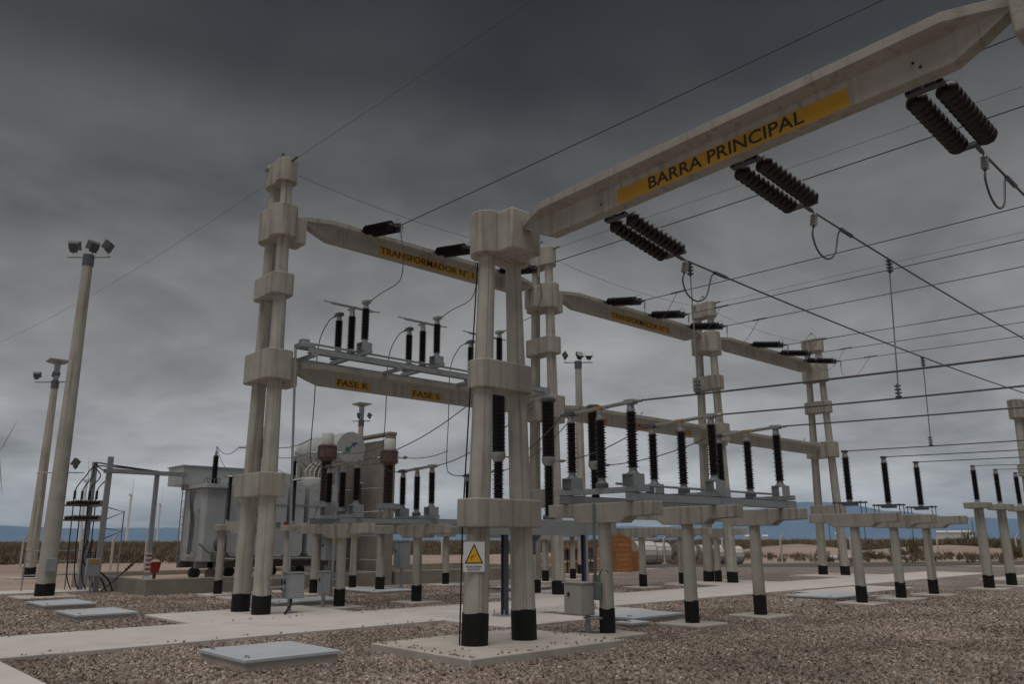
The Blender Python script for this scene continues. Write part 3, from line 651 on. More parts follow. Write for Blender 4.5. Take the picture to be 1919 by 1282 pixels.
def disconnector(X, Yc, zt, h, sp, open_, label, group, near=True):
    t = thing('disconnect_switch', label, 'disconnect switch', (X, Yc, zt), group); tops = []
    b = MB(); b.box(X - .055, X + .055, Yc - sp - .3, Yc + sp + .3, zt + .10, zt + .2); b.build('base_channel', 'galv', t, smooth=False)
    for i, s in enumerate((-1, 0, 1)):
        y = Yc + s*sp; zz = zt + (.42 if s else .28)
        if s:
            k = MB(); k.box(X - .15, X + .15, y - .13, y + .13, zt + .40, zt + .42); k.box(X - .15, X + .15, y + .12, y + .13, zt + .2, zt + .40); k.box(X - .15, X + .15, y - .13, y - .12, zt + .2, zt + .40)
            k.build('bracket', 'galv', t, smooth=False); hh = h - .14 + (.05 if s < 0 else 0)
        else:
            k = MB(); k.cyl((X, y, zt + .2), (X, y, zt + .28), .12); k.build('bearing', 'steel', t); hh = h - .02
        column(t, (X, y, zz), hh); tops.append(V((X, y, zz + hh)))
    zc_ = tops[1].z + .05
    for s, tp in ((-1, tops[0]), (1, tops[2])):
        k = MB(); k.cbox(tp + V((0, 0, .05)), (.16, .22, .09)); k.cyl(tp + V((0, 0, .05)), tp + V((0, s*.26, .05)), .035, n=8)
        k.build('terminal', 'alu' if s < 0 else 'steel', t, bevel=.015)
    k = MB(); k.cyl(tops[1], tops[1] + V((0, 0, .08)), .06); k.cbox(tops[1] + V((0, 0, .09)), (.1, .36, .04)); k.build('rotor_head', 'alu', t)
    k = MB()
    if open_:
        k.cyl((X - .62, Yc, zc_ + .08), (X + .62, Yc, zc_ + .08), .032, n=10); k.cyl((X - .85, Yc, zc_ + .1), (X - .6, Yc, zc_ + .08), .016, n=8); k.cyl((X + .85, Yc, zc_ + .1), (X + .6, Yc, zc_ + .08), .016, n=8)
    else:
        k.cyl(tops[0] + V((0, .1, .05)), tops[2] + V((0, -.1, .05)), .036, n=10)
    k.build('contact_arm', 'alu', t); 
    if not open_: MB().cbox(tops[1] + V((0, 0, .10)), (.13, .2, .05)).build('rotor_cover', 'yel', t)
    return t, tops
PX = [gx(1139, 1195, 9.74), gx(1298, 1173, 9.74), gx(1426, 1155, 9.74)]; PYc = 9.77
nm = ['first', 'second', 'third']; ptop = []
for k, X in enumerate(PX):
    tpost(X, 9.74, 'T-shaped concrete support with grey control cabinet, %s of the busbar row from the signed tower' % nm[k] if k == 0 else 'T-shaped concrete support under the %s busbar disconnector from the signed tower' % nm[k], 8.54, 11.0, 2.29, group='supports of the busbar disconnectors')
    t, tp = disconnector(X, PYc, 2.36, 1.32, .735, False, 'three-column busbar disconnector, %s from the signed tower' % nm[k], 'busbar disconnectors'); ptop.append(tp)
for Y in (8.98, 10.55):
    o = MB(); o.box(PX[0] - .35, PX[2] + .45, Y - .05, Y + .05, 2.294, 2.302); o.box(PX[0] - .35, PX[2] + .45, Y - .05, Y - .04, 2.294, 2.455); o.box(PX[0] - .35, PX[2] + .45, Y - .05, Y + .05, 2.445, 2.455)
    tag(o.build('steel_channel', 'galv', smooth=False, org=(PX[0], Y, 2.29)), 'long galvanised channel along the %s ends of the busbar crossarms' % ('front' if Y < 9.5 else 'back'), 'steel channel', 'channels of the busbar disconnectors')
MB_ = MB().tube([V((PX[0] - .1, 9.35, 2.62)), V((PX[2] + .2, 9.35, 2.62))], .022, 8).build('drive_rod', 'galv', org=(PX[0], 9.35, 2.62)); tag(MB_, 'thin galvanised drive rod linking the busbar disconnectors', 'rod')
# lower wires from the disconnectors towards the line side, with their droppers
drops = [onY(1292, 485, 7.32), onY(1651, 478, 5.08), None]
for k in range(3):
    a = ptop[k][0] + V((0, -.26, .05)); b = V((a.x + .1, -22, 4.35 + .1*k)); sg = .42
    wire(sagged(a, b, sg, 20), 'low conductor leaving the %s busbar disconnector towards the line bay' % nm[k], .016, 'conductor', 'low conductors of the busbar bay')
    Y = (7.32, 5.08, 2.78)[k]; u = (a.y - Y)/(a.y - b.y); low = a.lerp(b, u) - V((0, 0, 4*sg*u*(1 - u)))
    st, e, s2 = bars[k]; u2 = (low.x - st.x)/(e.x - st.x); top = st.lerp(e, max(.001, u2)) - V((0, 0, 4*s2*u2*(1 - u2)))
    u = (a.y - Y - .27)/(a.y - b.y); low = a.lerp(b, u) - V((0, 0, 4*sg*u*(1 - u))); u2 = max(.003, (low.x - .42 - st.x)/(e.x - st.x)); top = st.lerp(e, u2) - V((0, 0, 4*s2*u2*(1 - u2)))
    dropper(top, low, 'vertical dropper between busbar and low conductor of the %s disconnector' % nm[k])
# transformer side disconnectors on posts
SX = [gx(635, 1142, 18.2), gx(780, 1133, 18.2), 15.6]; stop_ = []
for k, X in enumerate(SX):
    tpost(X, 18.2, 'T-shaped concrete support under the FASE %s ground-level disconnector' % gl[k], 16.96, 20.3, 2.06, group='supports under the raised disconnectors')
    t, tp = disconnector(X, 18.3, 2.10, 1.13, .68, k > 5, 'ground-level disconnector below the FASE %s plate' % gl[k], 'ground-level disconnectors'); stop_.append(tp)
for Y in (17.55, 19.05):
    o = MB(); o.box(SX[0] - .5, SX[2] + .5, Y - .05, Y - .04, 2.065, 2.2); o.box(SX[0] - .5, SX[2] + .5, Y - .05, Y + .05, 2.19, 2.2); o.box(SX[0] - .5, SX[2] + .5, Y - .05, Y + .05, 2.062, 2.07)
    tag(o.build('steel_channel', 'galv', smooth=False, org=(SX[0], Y, 2.06)), 'galvanised channel over the %s arms of the ground-level disconnector supports' % ('front' if Y < 18 else 'back'), 'steel channel', 'channels of the ground-level disconnectors')
# raised disconnectors on the lower beam
UX = [10.6, 12.9, 15.2]; utop = []
for k, X in enumerate(UX):
    t, tp = disconnector(X, 17.77, 6.12, 1.13, .66, True, 'open disconnector on the lower beam above the FASE %s plate' % gl[k], 'disconnectors on the lower beam'); utop.append(tp)
for Y, z in ((17.08, 6.02), (18.42, 6.02)):
    o = MB(); o.box(9.0, 17.2, Y - .06, Y - .05, z, z + .16); o.box(9.0, 17.2, Y - .06, Y + .04, z + .15, z + .16); o.box(9.0, 17.2, Y - .06, Y + .04, z, z + .01)
    tag(o.build('steel_channel', 'galv', smooth=False, org=(9, Y, z)), '%s galvanised rail carrying the open disconnectors on the lower beam' % ('front' if Y < 17.5 else 'back'), 'steel channel', 'rails on the lower beam')
for X in (9.15, 11.6, 14.1, 17.0):
    tag(MB().box(X - .07, X + .07, 16.95, 18.6, 5.952, 6.018).build('cross_bearer', 'galv', smooth=False, org=(X, 17.8, 5.95)), 'short cross bearer between lower beam and rails, %s' % {9.15: 'beside the first gantry tower', 11.6: 'between FASE R and FASE S', 14.1: 'between FASE S and FASE T', 17.0: 'beside the second gantry tower'}[X], 'steel bearer', 'bearers of the beam rails')
tag(MB().cyl((9.05, 17.4, 6.36), (15.5, 17.4, 6.36), .03, n=8).build('drive_rod', 'galv', org=(9, 17.4, 6.3)), 'drive rod running along the lower beam past the open disconnectors', 'rod')
t = thing('drive_gear', 'galvanised gear box on the lower beam beside the first gantry tower', 'gear box', (9.05, 17.3, 6.18)); MB().box(8.86, 9.24, 17.12, 17.5, 6.185, 6.30).build('housing', 'galv', t, bevel=.01); MB().box(8.95, 9.15, 17.25, 17.45, 6.30, 6.42).build('coupling', 'galv', t, bevel=.01)
# ------------------------------------------------------------------ warning sign on the foreground tower
vdir = V((-.60, -.80, 0)); rdir = V((.80, -.60, 0)); upv = V((0, 0, 1))
pc_ = V((BX - .47, BY, 0)); s0 = pc_ + vdir*.205 - rdir*.06; s0.z = hz(881, 1044, s0.x, s0.y)
t = thing('warning_sign', 'white sign with yellow warning triangle on the foreground tower', 'sign', s0)
qs = Matrix((rdir, -vdir, upv)).transposed().to_quaternion(); SW, SH = .32, .44
MB().cbox(s0, (SW, .006, SH), qs).build('sheet', 'signw', t, smooth=False)
def poly_on(name, pts, m_, off, par):
    a = [s0 + rdir*x + upv*y + vdir*off for x, y in pts]; b = [p + vdir*.0015 for p in a]; n = len(a)
    return MB().loft([a, b]).build(name, m_, par, smooth=False)
T0, T1 = poly_on('triangle', [(-.14, -.10), (.14, -.10), (0, .195)], 'signk', .0035, t), None
poly_on('field', [(-.112, -.084), (.112, -.084), (0, .155)], 'signy', .0052, T0)
poly_on('bolt_mark', [(.055, .045), (-.005, .012), (.0, .0), (-.012, .002), (-.03, -.006), (-.03, -.055), (-.043, -.055), (-.043, .0), (-.06, -.01), (-.025, .018), (.0, .012), (.004, .026)], 'signr', .0069, T0)
text_into('PELIGRO RIESGO', .036, 'steel', t, s0 + vdir*.0052 - upv*.145, rdir, upv, sx_=.9)
text_into('ELECTRICO', .036, 'steel', t, s0 + vdir*.0052 - upv*.187, rdir, upv, sx_=1.0)
MB().cbox(s0 - vdir*.02 + rdir*.03, (.03, .035, .3), qs).build('clip', 'galv', t)

# ------------------------------------------------------------------ circuit breaker
CY = 13.45; cbx = [gx(934, 860, CY), gx(1028, 862, CY), gx(1115, 878, CY)]
t = thing('circuit_breaker', 'three-pole circuit breaker with grey beam behind the signed tower', 'circuit breaker', (cbx[1], CY, .066))
MB().box(cbx[0] - .75, cbx[2] + .55, CY - .17, CY + .17, 1.76, 2.1).build('frame_beam', 'panel', t, bevel=.01)
for X in (gx(946, 1160, CY), gx(1098, 1150, CY)):
    l = MB(); l.box(X - .06, X + .06, CY - .06, CY - .048, .075, 1.76); l.box(X - .06, X + .06, CY + .048, CY + .06, .075, 1.76); l.box(X - .006, X + .006, CY - .048, CY + .048, .075, 1.76); lg = l.build('leg', 'navy', t, smooth=False)
    p = MB(); p.box(X - .2, X + .2, CY - .2, CY + .2, .066, .09)
    for a in (-1, 1):
        for b in (-1, 1): p.cyl((X + a*.16, CY + b*.16, .06), (X + a*.16, CY + b*.16, .2), .012, n=6)
    p.build('base_plate', 'galv', lg, smooth=False)
fm = MB(); Xf = gx(985, 1015, CY); fm.loft([[(Xf + a*w2, CY + b*.14, zz) for a, b in ((-1, -1), (1, -1), (1, 1), (-1, 1))] for w2, zz in ((.36, 1.75), (.18, 1.6), (.18, 1.33))]); fm.build('drive_housing', 'steel', t, smooth=False)
lo_me = mesh_of(MB().lathe(column_profile(1.0, .088, .128, .112, 22), n=18), 'support_insulator', 'porc')
up_me = mesh_of(MB().lathe(column_profile(1.0, .135, .168, .158, 28), n=20), 'chamber', 'porc')
for k, X in enumerate(cbx):
    MB().cyl((X, CY, 2.1), (X, CY, 2.2), .15).build('pole_foot', 'steel', t)
    inst('support_insulator', lo_me, t, (X, CY, 2.2), None, (1, 1, 1.16))
    MB().lathe([(.10, 3.35), (.15, 3.42), (.165, 3.5), (.165, 3.55), (.13, 3.58)], (X, CY, 0)).build('mid_flange', 'alu', t)
    b = MB(); b.cbox((X + .28, CY - .03, 3.47), (.34, .09, .025)); b.cbox((X + .42, CY - .03, 3.49), (.1, .1, .06)); b.build('terminal_pad', 'alu', t)
    inst('chamber', up_me, t, (X, CY, 3.57), None, (1, 1, 1.30))
    MB().lathe([(.15, 4.86), (.2, 4.9), (.205, 4.95), (.14, 4.99), (.05, 5.0)], (X, CY, 0)).build('top_flange', 'steel', t)
    b = MB(); b.cbox((X - .3, CY + .03, 4.9), (.34, .09, .025)); b.build('terminal_pad', 'alu', t)
ct_ = gx(1097, 1100, CY) - .02
tag(MB().cyl((ct_ - .22, CY - .3, .066), (ct_ - .22, CY - .3, 2.1), .03, n=8).build('conduit', 'galv', org=(ct_, CY, 0)), 'galvanised conduit rising beside the breaker leg', 'pipe')

# ------------------------------------------------------------------ current transformers
CTY = 23.2; CTX = [10.55, 12.95, 15.35]; ctp = []
ct_me = mesh_of(MB().lathe(column_profile(1.0, .145, .185, .17, 24), n=18), 'ct_insulator', 'porc2')
for k, X in enumerate(CTX):
    tpost(X, CTY, 'concrete support under the %s' % ('current transformer behind the first gantry tower', 'current transformer beside the conservator', 'current transformer before the fire wall')[k], CTY - .9, CTY + .9, 2.2, r0=.15, r1=.13, group='supports of the current transformers')
    Xc, Yc = X + .2, CTY
    t = thing('current_transformer', ('red-brown current transformer with white cap behind the first gantry tower', 'red-brown current transformer with white cap beside the conservator', 'red-brown current transformer with white cap before the fire wall')[k], 'current transformer', (Xc, Yc, 2.2), 'current transformers')
    b = MB()
    for sx_ in (-1, 1):
        for sy in (-1, 1): b.cyl((Xc + sx_*.3, Yc + sy*.2, 2.2), (Xc + sx_*.16, Yc + sy*.14, 2.72), .025, n=6)
    b.box(Xc - .3, Xc + .3, Yc - .22, Yc + .22, 2.70, 2.86); b.build('base_frame', 'galv', t, smooth=False)
    MB().box(Xc + .3, Xc + .56, Yc - .13, Yc + .13, 2.62, 2.84).build('terminal_box', 'panel', t, bevel=.01)
    inst('insulator', ct_me, t, (Xc, Yc, 2.85), None, (1, 1, 1.3))
    MB().lathe([(.17, 4.13), (.19, 4.16), (.285, 4.24), (.29, 4.26), (.305, 4.262), (.305, 4.30), (.285, 4.302), (.285, 4.60), (.305, 4.602), (.305, 4.64), (.27, 4.645), (.22, 4.69)], (Xc, Yc, 0), n=22).build('head_tank', 'ctred', t)
    MB().lathe([(.19, 4.68), (.195, 4.70), (.195, 5.02), (.18, 5.05), (.05, 5.06)], (Xc, Yc, 0), n=20).build('expansion_cap', 'white', t)
    b = MB(); b.cyl((Xc + .25, Yc - .2, 4.42), (Xc + .42, Yc - .34, 4.42), .035, n=8); b.cbox((Xc + .42, Yc - .34, 4.42), (.1, .1, .1)); b.cyl((Xc - .25, Yc + .2, 4.42), (Xc - .42, Yc + .34, 4.42), .035, n=8); b.build('primary_terminal', 'alu', t)
    b = MB()
    for i in range(8): a = R(45*i); b.cyl((Xc + .305*math.cos(a), Yc + .305*math.sin(a), 4.2), (Xc + .305*math.cos(a), Yc + .305*math.sin(a), 4.62), .012, n=5)
    b.build('clamp_bolts', 'steel', t); ctp.append(V((Xc, Yc, 4.42)))

# ------------------------------------------------------------------ surge arresters on single posts
def cap_post(X, Y, label, zt, r=.115, capr=.24, group='single posts with round heads', zin=0, foot=.5, black=.42):
    t = thing('single_post', label, 'post', (X, Y, 0), group)
    p = MB().lathe([(r + .015, 0), (r, zt - .15)], (X, Y, -.02), n=18).build('post', 'conc', t); paint((X, Y, -.02), (X, Y, black + .04), r + .02, p)
    MB().prism(rrect(capr, capr, .08, X, Y), zt - .2, zt).build('post_head', 'concb', t, bevel=.015)
    if foot: MB().box(X - foot, X + foot, Y - foot, Y + foot, -.1, .055).build('footing', 'slab', t, bevel=.02)
    return t
arr_me = mesh_of(MB().lathe(column_profile(1.0, .045, .075, .065, 20), n=12), 'arrester_body', 'porc')
arr = []
for k, px in enumerate((407, 533, 0)):
    X = gx(px, 1117, 25.3) if px else 15.6; nmk = ('left of the first gantry tower', 'right of the first gantry tower', 'hidden behind the ground-level disconnectors')[k]
    cap_post(X, 25.3, 'slim concrete post with square head %s' % nmk, 2.15, .11, .22)
    t = thing('surge_arrester', 'slim black surge arrester on the post %s' % nmk, 'surge arrester', (X, 25.3, 2.15), 'surge arresters'); Xa = X + .13
    MB().cyl((Xa, 25.3, 2.15), (Xa, 25.3, 2.3), .07).build('base', 'galv', t); inst('arrester_body', arr_me, t, (Xa, 25.3, 2.3), None, (1, 1, 1.35))
    MB().lathe([(.2, 3.64), (.21, 3.655), (.2, 3.67)], (Xa, 25.3, 0), n=18).build('grading_ring', 'alu', t); MB().cyl((Xa, 25.3, 3.64), (Xa, 25.3, 3.8), .025, n=8).build('terminal', 'alu', t); arr.append(V((Xa, 25.3, 3.8)))
cap_post(gx(835, 1098, 24.7), 24.7, 'slim concrete post with square head between the fire wall and the signed tower', 1.98, .11, .28)
cap_post(gx(1074, 1088, 24.1), 24.1, 'slim concrete post with square head in front of the wooden crates', 1.98, .11, .28)

# ------------------------------------------------------------------ transformer pit, transformer, fire wall
def pit(x0, x1, y0, y1, label, fill):
    t = thing('oil_pit', label, 'pit', ((x0 + x1)/2, (y0 + y1)/2, 0), 'transformer oil pits'); h, w_ = .5, .22
    MB().box(x0, x1, y0, y0 + w_, -.2, h).build('wall', 'pitc', t, bevel=.015); MB().box(x0, x1, y1 - w_, y1, -.2, h).build('wall', 'pitc', t, bevel=.015)
    MB().box(x0, x0 + w_, y0 + w_ + .002, y1 - w_ - .002, -.2, h).build('wall', 'pitc', t, bevel=.015); MB().box(x1 - w_, x1, y0 + w_ + .002, y1 - w_ - .002, -.2, h).build('wall', 'pitc', t, bevel=.015)
    MB().box(x0 + w_, x1 - w_, y0 + w_, y1 - w_, -.1, fill).build('pit_floor', 'sandp' if fill < .4 else 'gravel', t, smooth=False)
pit(9.0, 17.6, 26.5, 34.5, 'low concrete oil pit round the transformer', .32); pit(18.25, 27.6, 26.5, 34.0, 'empty low concrete oil pit beyond the fire wall', .2)
t = thing('fire_wall', 'tall precast concrete fire wall beside the transformer', 'wall', (17.92, 30.5, 0))
for y in (26.52, 28.92, 31.32, 33.72): MB().box(17.76, 18.08, y, y + .3, -.1, 5.72).build('column', 'pitc', t, bevel=.015)
for y in (26.82, 29.22, 31.62):
    for i in range(6): MB().box(17.85, 17.99, y + .006, y + 2.094, .0 + i*.93, .93*(i + 1) - .02).build('wall_panel', 'pitc', t, bevel=.012)
MB().box(17.74, 18.10, 26.5, 34.05, 5.722, 5.84).build('coping', 'pitc', t, bevel=.015)

t = thing('power_transformer', 'big grey power transformer with radiators in the oil pit', 'transformer', (13.5, 29.4, .32))
def octa(x0, x1, y0, y1, c): return [(x0 + c, y0), (x1 - c, y0), (x1, y0 + c), (x1, y1 - c), (x1 - c, y1), (x0 + c, y1), (x0, y1 - c), (x0, y0 + c)]
MB().prism(octa(11.35, 16.7, 28.45, 30.35, .12), .95, 3.48).build('tank', 'tank', t, bevel=.015)
MB().prism(octa(11.22, 16.83, 28.32, 30.48, .14), 3.482, 3.62).build('cover', 'tank', t, bevel=.01)
for X in (12.1, 12.9, 15.6, 16.3): MB().box(X - .03, X + .03, 28.40, 28.449, .98, 3.4).build('stiffener', 'tank', t)
MB().box(10.95, 13.3, 29.55, 31.0, 3.625, 4.3).build('cable_box', 'tank', t, bevel=.012); MB().box(10.9, 13.35, 29.5, 31.05, 4.302, 4.335).build('cable_box_lid', 'tank', t)
MB().box(13.4, 15.4, 29.9, 31.1, 3.625, 4.25).build('cable_box', 'tank', t, bevel=.012)
u = MB(); u.box(11.3, 16.8, 28.5, 28.75, .72, .95); u.box(11.3, 16.8, 30.05, 30.3, .72, .95)
for X in (11.8, 13.9, 16.0): u.box(X - .1, X + .1, 28.5, 30.3, .74, .93)
u.build('under_frame', 'tankd', t, smooth=False)
for X in (11.9, 13.2, 14.9, 16.1):
    for Y in (28.6, 30.15): MB().cyl((X, Y - .09, .52), (X, Y + .09, .52), .2, n=16).build('wheel', 'tankd', t)
for Y in (28.6, 30.15): MB().box(10.9, 17.1, Y - .05, Y + .05, .321, .33).build('rail', 'steel', t)
mc = MB(); mc.box(11.25, 11.348, 28.75, 29.55, 1.1, 2.75); mcb = mc.build('control_cabinet', 'tank', t, bevel=.01)
MB().box(11.22, 11.248, 28.95, 29.2, 1.25, 2.6).build('cabinet_door', 'tankd', mcb)
for i in range(3): MB().tube(spline([(11.15 - .05*i, 28.7 + .1*i, 3.45), (11.1, 28.75 + .12*i, 2.9), (11.2, 28.8 + .1*i, 2.2), (11.12, 28.75 + .1*i, 1.2)]), .022, 6).build('pipework', 'tankd', t)
MB().tube(spline([(11.3, 28.4, 1.55), (11.7, 28.2, 1.2), (12.4, 28.15, 1.1), (13.6, 28.15, 1.1)]), .035, 7).build('pipework', 'tankd', t)
v = MB(); v.lathe([(.32, 0), (.32, .2), (.2, .26), (.1, .3)], (12.15, 28.45, 1.55), (0, -1, 0), 18); v.build('oil_pump', 'tankd', t)
v = MB(); v.box(12.6, 14.2, 28.0, 28.44, .95, 1.25); v.box(11.75, 12.5, 28.05, 28.44, 1.0, 1.3); v.build('valve_block', 'tankd', t, bevel=.03)
for i in range(6):
    X = 12.15 + .68*i
    r_ = MB()
    for j in range(8):
        y = 27.35 + .1*j; r_.prism([(X, y), (X + .48, y), (X + .48, y + .03), (X, y + .03)], 1.28, 3.55)
        r_.loft([[(X + a, y, zz), (X + .48 - a, y, zz), (X + .48 - a, y + .03, zz), (X + a, y + .03, zz)] for a, zz in ((0, 3.552), (.04, 3.66), (.13, 3.72))])
        r_.loft([[(X + a, y, zz), (X + .48 - a, y, zz), (X + .48 - a, y + .03, zz), (X + a, y + .03, zz)] for a, zz in ((.13, 1.1), (.04, 1.17), (0, 1.278))])
    rad = r_.build('radiator', 'tank', t, smooth=False)
    MB().cyl((X + .24, 27.33, 3.5), (X + .24, 28.46, 3.5), .05, n=8).build('header_pipe', 'tank', rad); MB().cyl((X + .24, 27.33, 1.32), (X + .24, 28.46, 1.32), .05, n=8).build('header_pipe', 'tank', rad)
MB().box(12.1, 16.1, 27.3, 28.2, 1.03, 1.07).build('radiator_tray', 'tank', t)
for y in (27.34,): MB().box(12.1, 16.1, y - .02, y + .0, 2.9, 2.94).build('radiator_strap', 'galv', t)
bl = MB()
for i in range(30): bl.cyl((11.45 + .17*i, 28.37, 3.46), (11.45 + .17*i, 28.37, 3.66), .022, n=6)
for i in range(10): bl.cyl((11.27, 28.5 + .19*i, 3.46), (11.27, 28.5 + .19*i, 3.66), .022, n=6)
bl.build('flange_bolts', 'tankd', t)
ld = MB()
for y in (29.75, 30.1): ld.cyl((11.2, y, .9), (11.2, y, 3.9), .018, n=6)
for i in range(10): ld.cyl((11.2, 29.75, 1.1 + .28*i), (11.2, 30.1, 1.1 + .28*i), .012, n=6)
ld.build('ladder', 'galv', t)
MB().box(11.9, 12.05, 28.40, 28.445, 2.0, 2.2).build('rating_plate', 'alu', t); MB().box(13.9, 14.05, 27.325, 27.345, 2.15, 2.3).build('label_strip', 'redp', t); MB().box(13.6, 13.75, 27.325, 27.345, 2.15, 2.3).build('label_strip', 'motor', t)
# conservator with ribs and logo disc
cA, cB = V((gx(657, 850, 27.6), 27.6, 5.2)), V((gx(657, 850, 27.6), 31.2, 5.2)); cr_ = .60
cons = MB().lathe([(cr_, 0), (cr_, 3.45), (cr_*.93, 3.58), (cr_*.7, 3.7), (.02, 3.76)], cA, (0, 1, 0), 32).build('conservator', 'conservator', t)
MB().lathe([(cr_ + .035, 0), (cr_ + .035, .045)], cA - V((0, .046, 0)), (0, 1, 0), 32).build('end_disc', 'conservator', cons)
for i in range(5): MB().lathe([(cr_ + .004, 0), (cr_ + .03, .01), (cr_ + .03, .05), (cr_ + .004, .06)], cA + V((0, .55 + .62*i, 0)), (0, 1, 0), 32).build('rib', 'conservator', cons)
lg = cA - V((0, .047, 0))
def logo(pts, m_, nm_): return MB().loft([[lg + V((x, -.001, zz)) for x, zz in pts], [lg + V((x, -.006, zz)) for x, zz in pts]]).build(nm_, m_, cons, smooth=False)
logo([(-.30, -.16), (-.22, .08), (-.16, .0), (.0, .1), (.05, .05), (-.1, -.06), (-.02, -.1), (-.06, -.16)], 'logog', 'logo_mark')
logo([(-.02, .12), (.06, .2), (.2, .24), (.3, .18), (.2, .17), (.1, .14), (.18, .12), (.12, .06), (.06, .1)], 'logob', 'logo_mark')
for y in (28.4, 30.2): MB().box(cA.x - .12, cA.x + .12, y - .08, y + .08, 3.62, 4.66).build('conservator_leg', 'conservator', t)
MB().lathe([(.55, 3.63), (.55, 3.98), (.5, 4.05), (.05, 4.1)], (15.75, 29.0, 0), n=24).build('turret', 'conservator', t)
for i in range(4): MB().tube(spline([(15.5 + .18*i, 28.9, 4.05), (15.5 + .2*i, 28.95, 4.35), (15.9 + .15*i, 29.1, 4.68)]), .03, 6).build('pipework', 'conservator', t)
bush_me = mesh_of(MB().lathe(column_profile(1.0, .08, .115, .1, 20), n=16), 'bushing', 'porc')
btops = []
for px in (403, 477, 551):
    X = gx(px, 880, 28.75); b = inst('bushing', bush_me, t, (X, 28.75, 3.62), None, (1, 1, 1.05)); c = MB(); c.cyl((X, 28.75, 4.66), (X, 28.75, 4.82), .05, n=10); c.cyl((X, 28.75, 4.8), (X, 28.75, 5.0), .014, n=6); c.build('bushing_terminal', 'alu', t); btops.append(V((X, 28.75, 5.0)))
for i in range(5): MB().tube(spline([(11.4 + .12*i, 28.6, 3.62), (11.38 + .12*i, 28.62, 3.78), (11.5 + .12*i, 28.7, 3.84), (11.6 + .1*i, 28.75, 3.63)]), .016, 5).build('pipework', 'tankd', t)

# ------------------------------------------------------------------ hatch covers over the cable trenches
def hatch(pts, h, label):
    P = [gnd(*p, h) for p in pts]; x0 = (P[0].x + P[1].x)/2 if len(P) == 4 else 0
    xs = [p.x for p in P]; ys = [p.y for p in P]
    return hatchm(min(xs), max(xs), min(ys), max(ys), h, label)
def hatchm(x0, x1, y0, y1, h, label):
    t = thing('trench_cover', label, 'hatch cover', ((x0 + x1)/2, (y0 + y1)/2, 0), 'metal lids on the cable trenches')
    MB().box(x0 + .03, x1 - .03, y0 + .03, y1 - .03, -.1, h - .046).build('curb', 'slab', t, bevel=.01); MB().box(x0, x1, y0, y1, h - .045, h).build('lid', 'hatch', t, bevel=.006)
    for yy in (y0 + .2, y1 - .2): MB().tube([V((x0 + .12, yy - .06, h)), V((x0 + .12, yy - .05, h + .022)), V((x0 + .12, yy + .05, h + .022)), V((x0 + .12, yy + .06, h))], .007, 5).build('lift_handle', 'steel', t)
    return t
hatchm(4.82, 6.22, 10.3, 11.8, .17, 'large pale blue lid on the gravel left of the signed tower')
hatchm(5.35, 6.55, 22.6, 24.4, .15, 'pale lid on the gravel next to the foot of the big light mast')
hatchm(5.15, 6.4, 19.1, 20.75, .15, 'pale lid between the light mast lid and the walkway')
hatchm(9.9, 11.9, 19.5, 20.7, .14, 'pale lid behind the first gantry tower pad')
hatchm(13.15, 14.85, 10.75, 12.1, .13, 'wide pale blue lid behind the first busbar support'); hatchm(12.55, 13.1, 10.3, 10.75, .1, 'small pale plate beside the wide lid behind the busbar support')
hatchm(22.0, 24.15, 10.9, 12.4, .1, 'wide pale lid beyond the third busbar support'); hatchm(23.8, 24.4, 10.3, 10.8, .07, 'small pale plate between the bar supports')
hatchm(18.6, 20.2, 20.0, 21.4, .12, 'pale lid behind the second gantry tower pad')
hatchm(14.5, 16.2, 22.2, 24.4, .09, 'flat pale lid around the second current transformer support'); 

# ------------------------------------------------------------------ cabinets
def cabinet(name, x0, x1, y0, y1, z0, z1, label, m_='panel', legs=None, door='x', roof=True):
    t = thing(name, label, 'cabinet', ((x0 + x1)/2, (y0 + y1)/2, 0 if legs else z0)); MB().box(x0, x1, y0, y1, z0, z1).build('housing', m_, t, bevel=.008)
    if roof: MB().box(x0 - .025, x1 + .025, y0 - .025, y1 + .025, z1 + .001, z1 + .025).build('rain_roof', m_, t)
    d = MB().box(x0 - .014, x0 - .001, y0 + .02, y1 - .02, z0 + .02, z1 - .02).build('door', m_, t, bevel=.004); MB().cbox((x0 - .025, y1 - .13, (z0*.35 + z1*.65)), (.03, .03, .07)).build('handle', 'signk', d)
    d = MB().box(x0 + .02, x1 - .02, y0 - .012, y0 - .001, z0 + .02, z1 - .02).build('side_panel', m_, t, bevel=.004)
    if legs: MB().cyl((legs[0], legs[1], -.02), (legs[0], legs[1], z0), .045, n=10).build('stand_pipe', 'galv', t)
    return t
cb = cabinet('control_cabinet', 10.72, 11.02, 9.88, 10.33, .37, .90, 'beige control cabinet on a pipe beside the first busbar support', 'beige', (10.95, 9.98))
MB().box(10.85, 11.1, 9.72, 10.0, .31, .34).build('stay', 'galv', cb); b = MB(); b.box(10.99, 11.2, 9.72, 9.98, .62, .92); b.cyl((11.09, 9.85, .92), (11.09, 9.85, 1.04), .09); b.cyl((11.0, 9.83, 1.0), (11.0, 9.83, 2.3), .028, n=8); b.build('motor_drive', 'motor', cb, bevel=.02)
MB().tube(spline([(11.05, 9.8, 1.0), (11.07, 9.72, 1.14), (11.12, 9.62, 1.1)]), .008, 5).build('cable_loop', 'cable', cb)
X = gx(548, 1100, 17.35); cb = cabinet('drive_cabinet', X - .17, X + .22, 17.2, 17.5, .38, .93, 'grey drive cabinet strapped to the first gantry tower', 'panel', (X - .05, 17.35))
MB().cyl((X - .1, 17.35, .9), (X - .1 - .2, 17.35, 6.18), .03, n=10).build('drive_pipe', 'galv', cb); MB().box(X - .62, X - .1, 17.28, 17.34, .82, .87).build('strap', 'galv', cb); MB().box(X - .62, X - .1, 17.28, 17.34, .62, .67).build('strap', 'galv', cb)
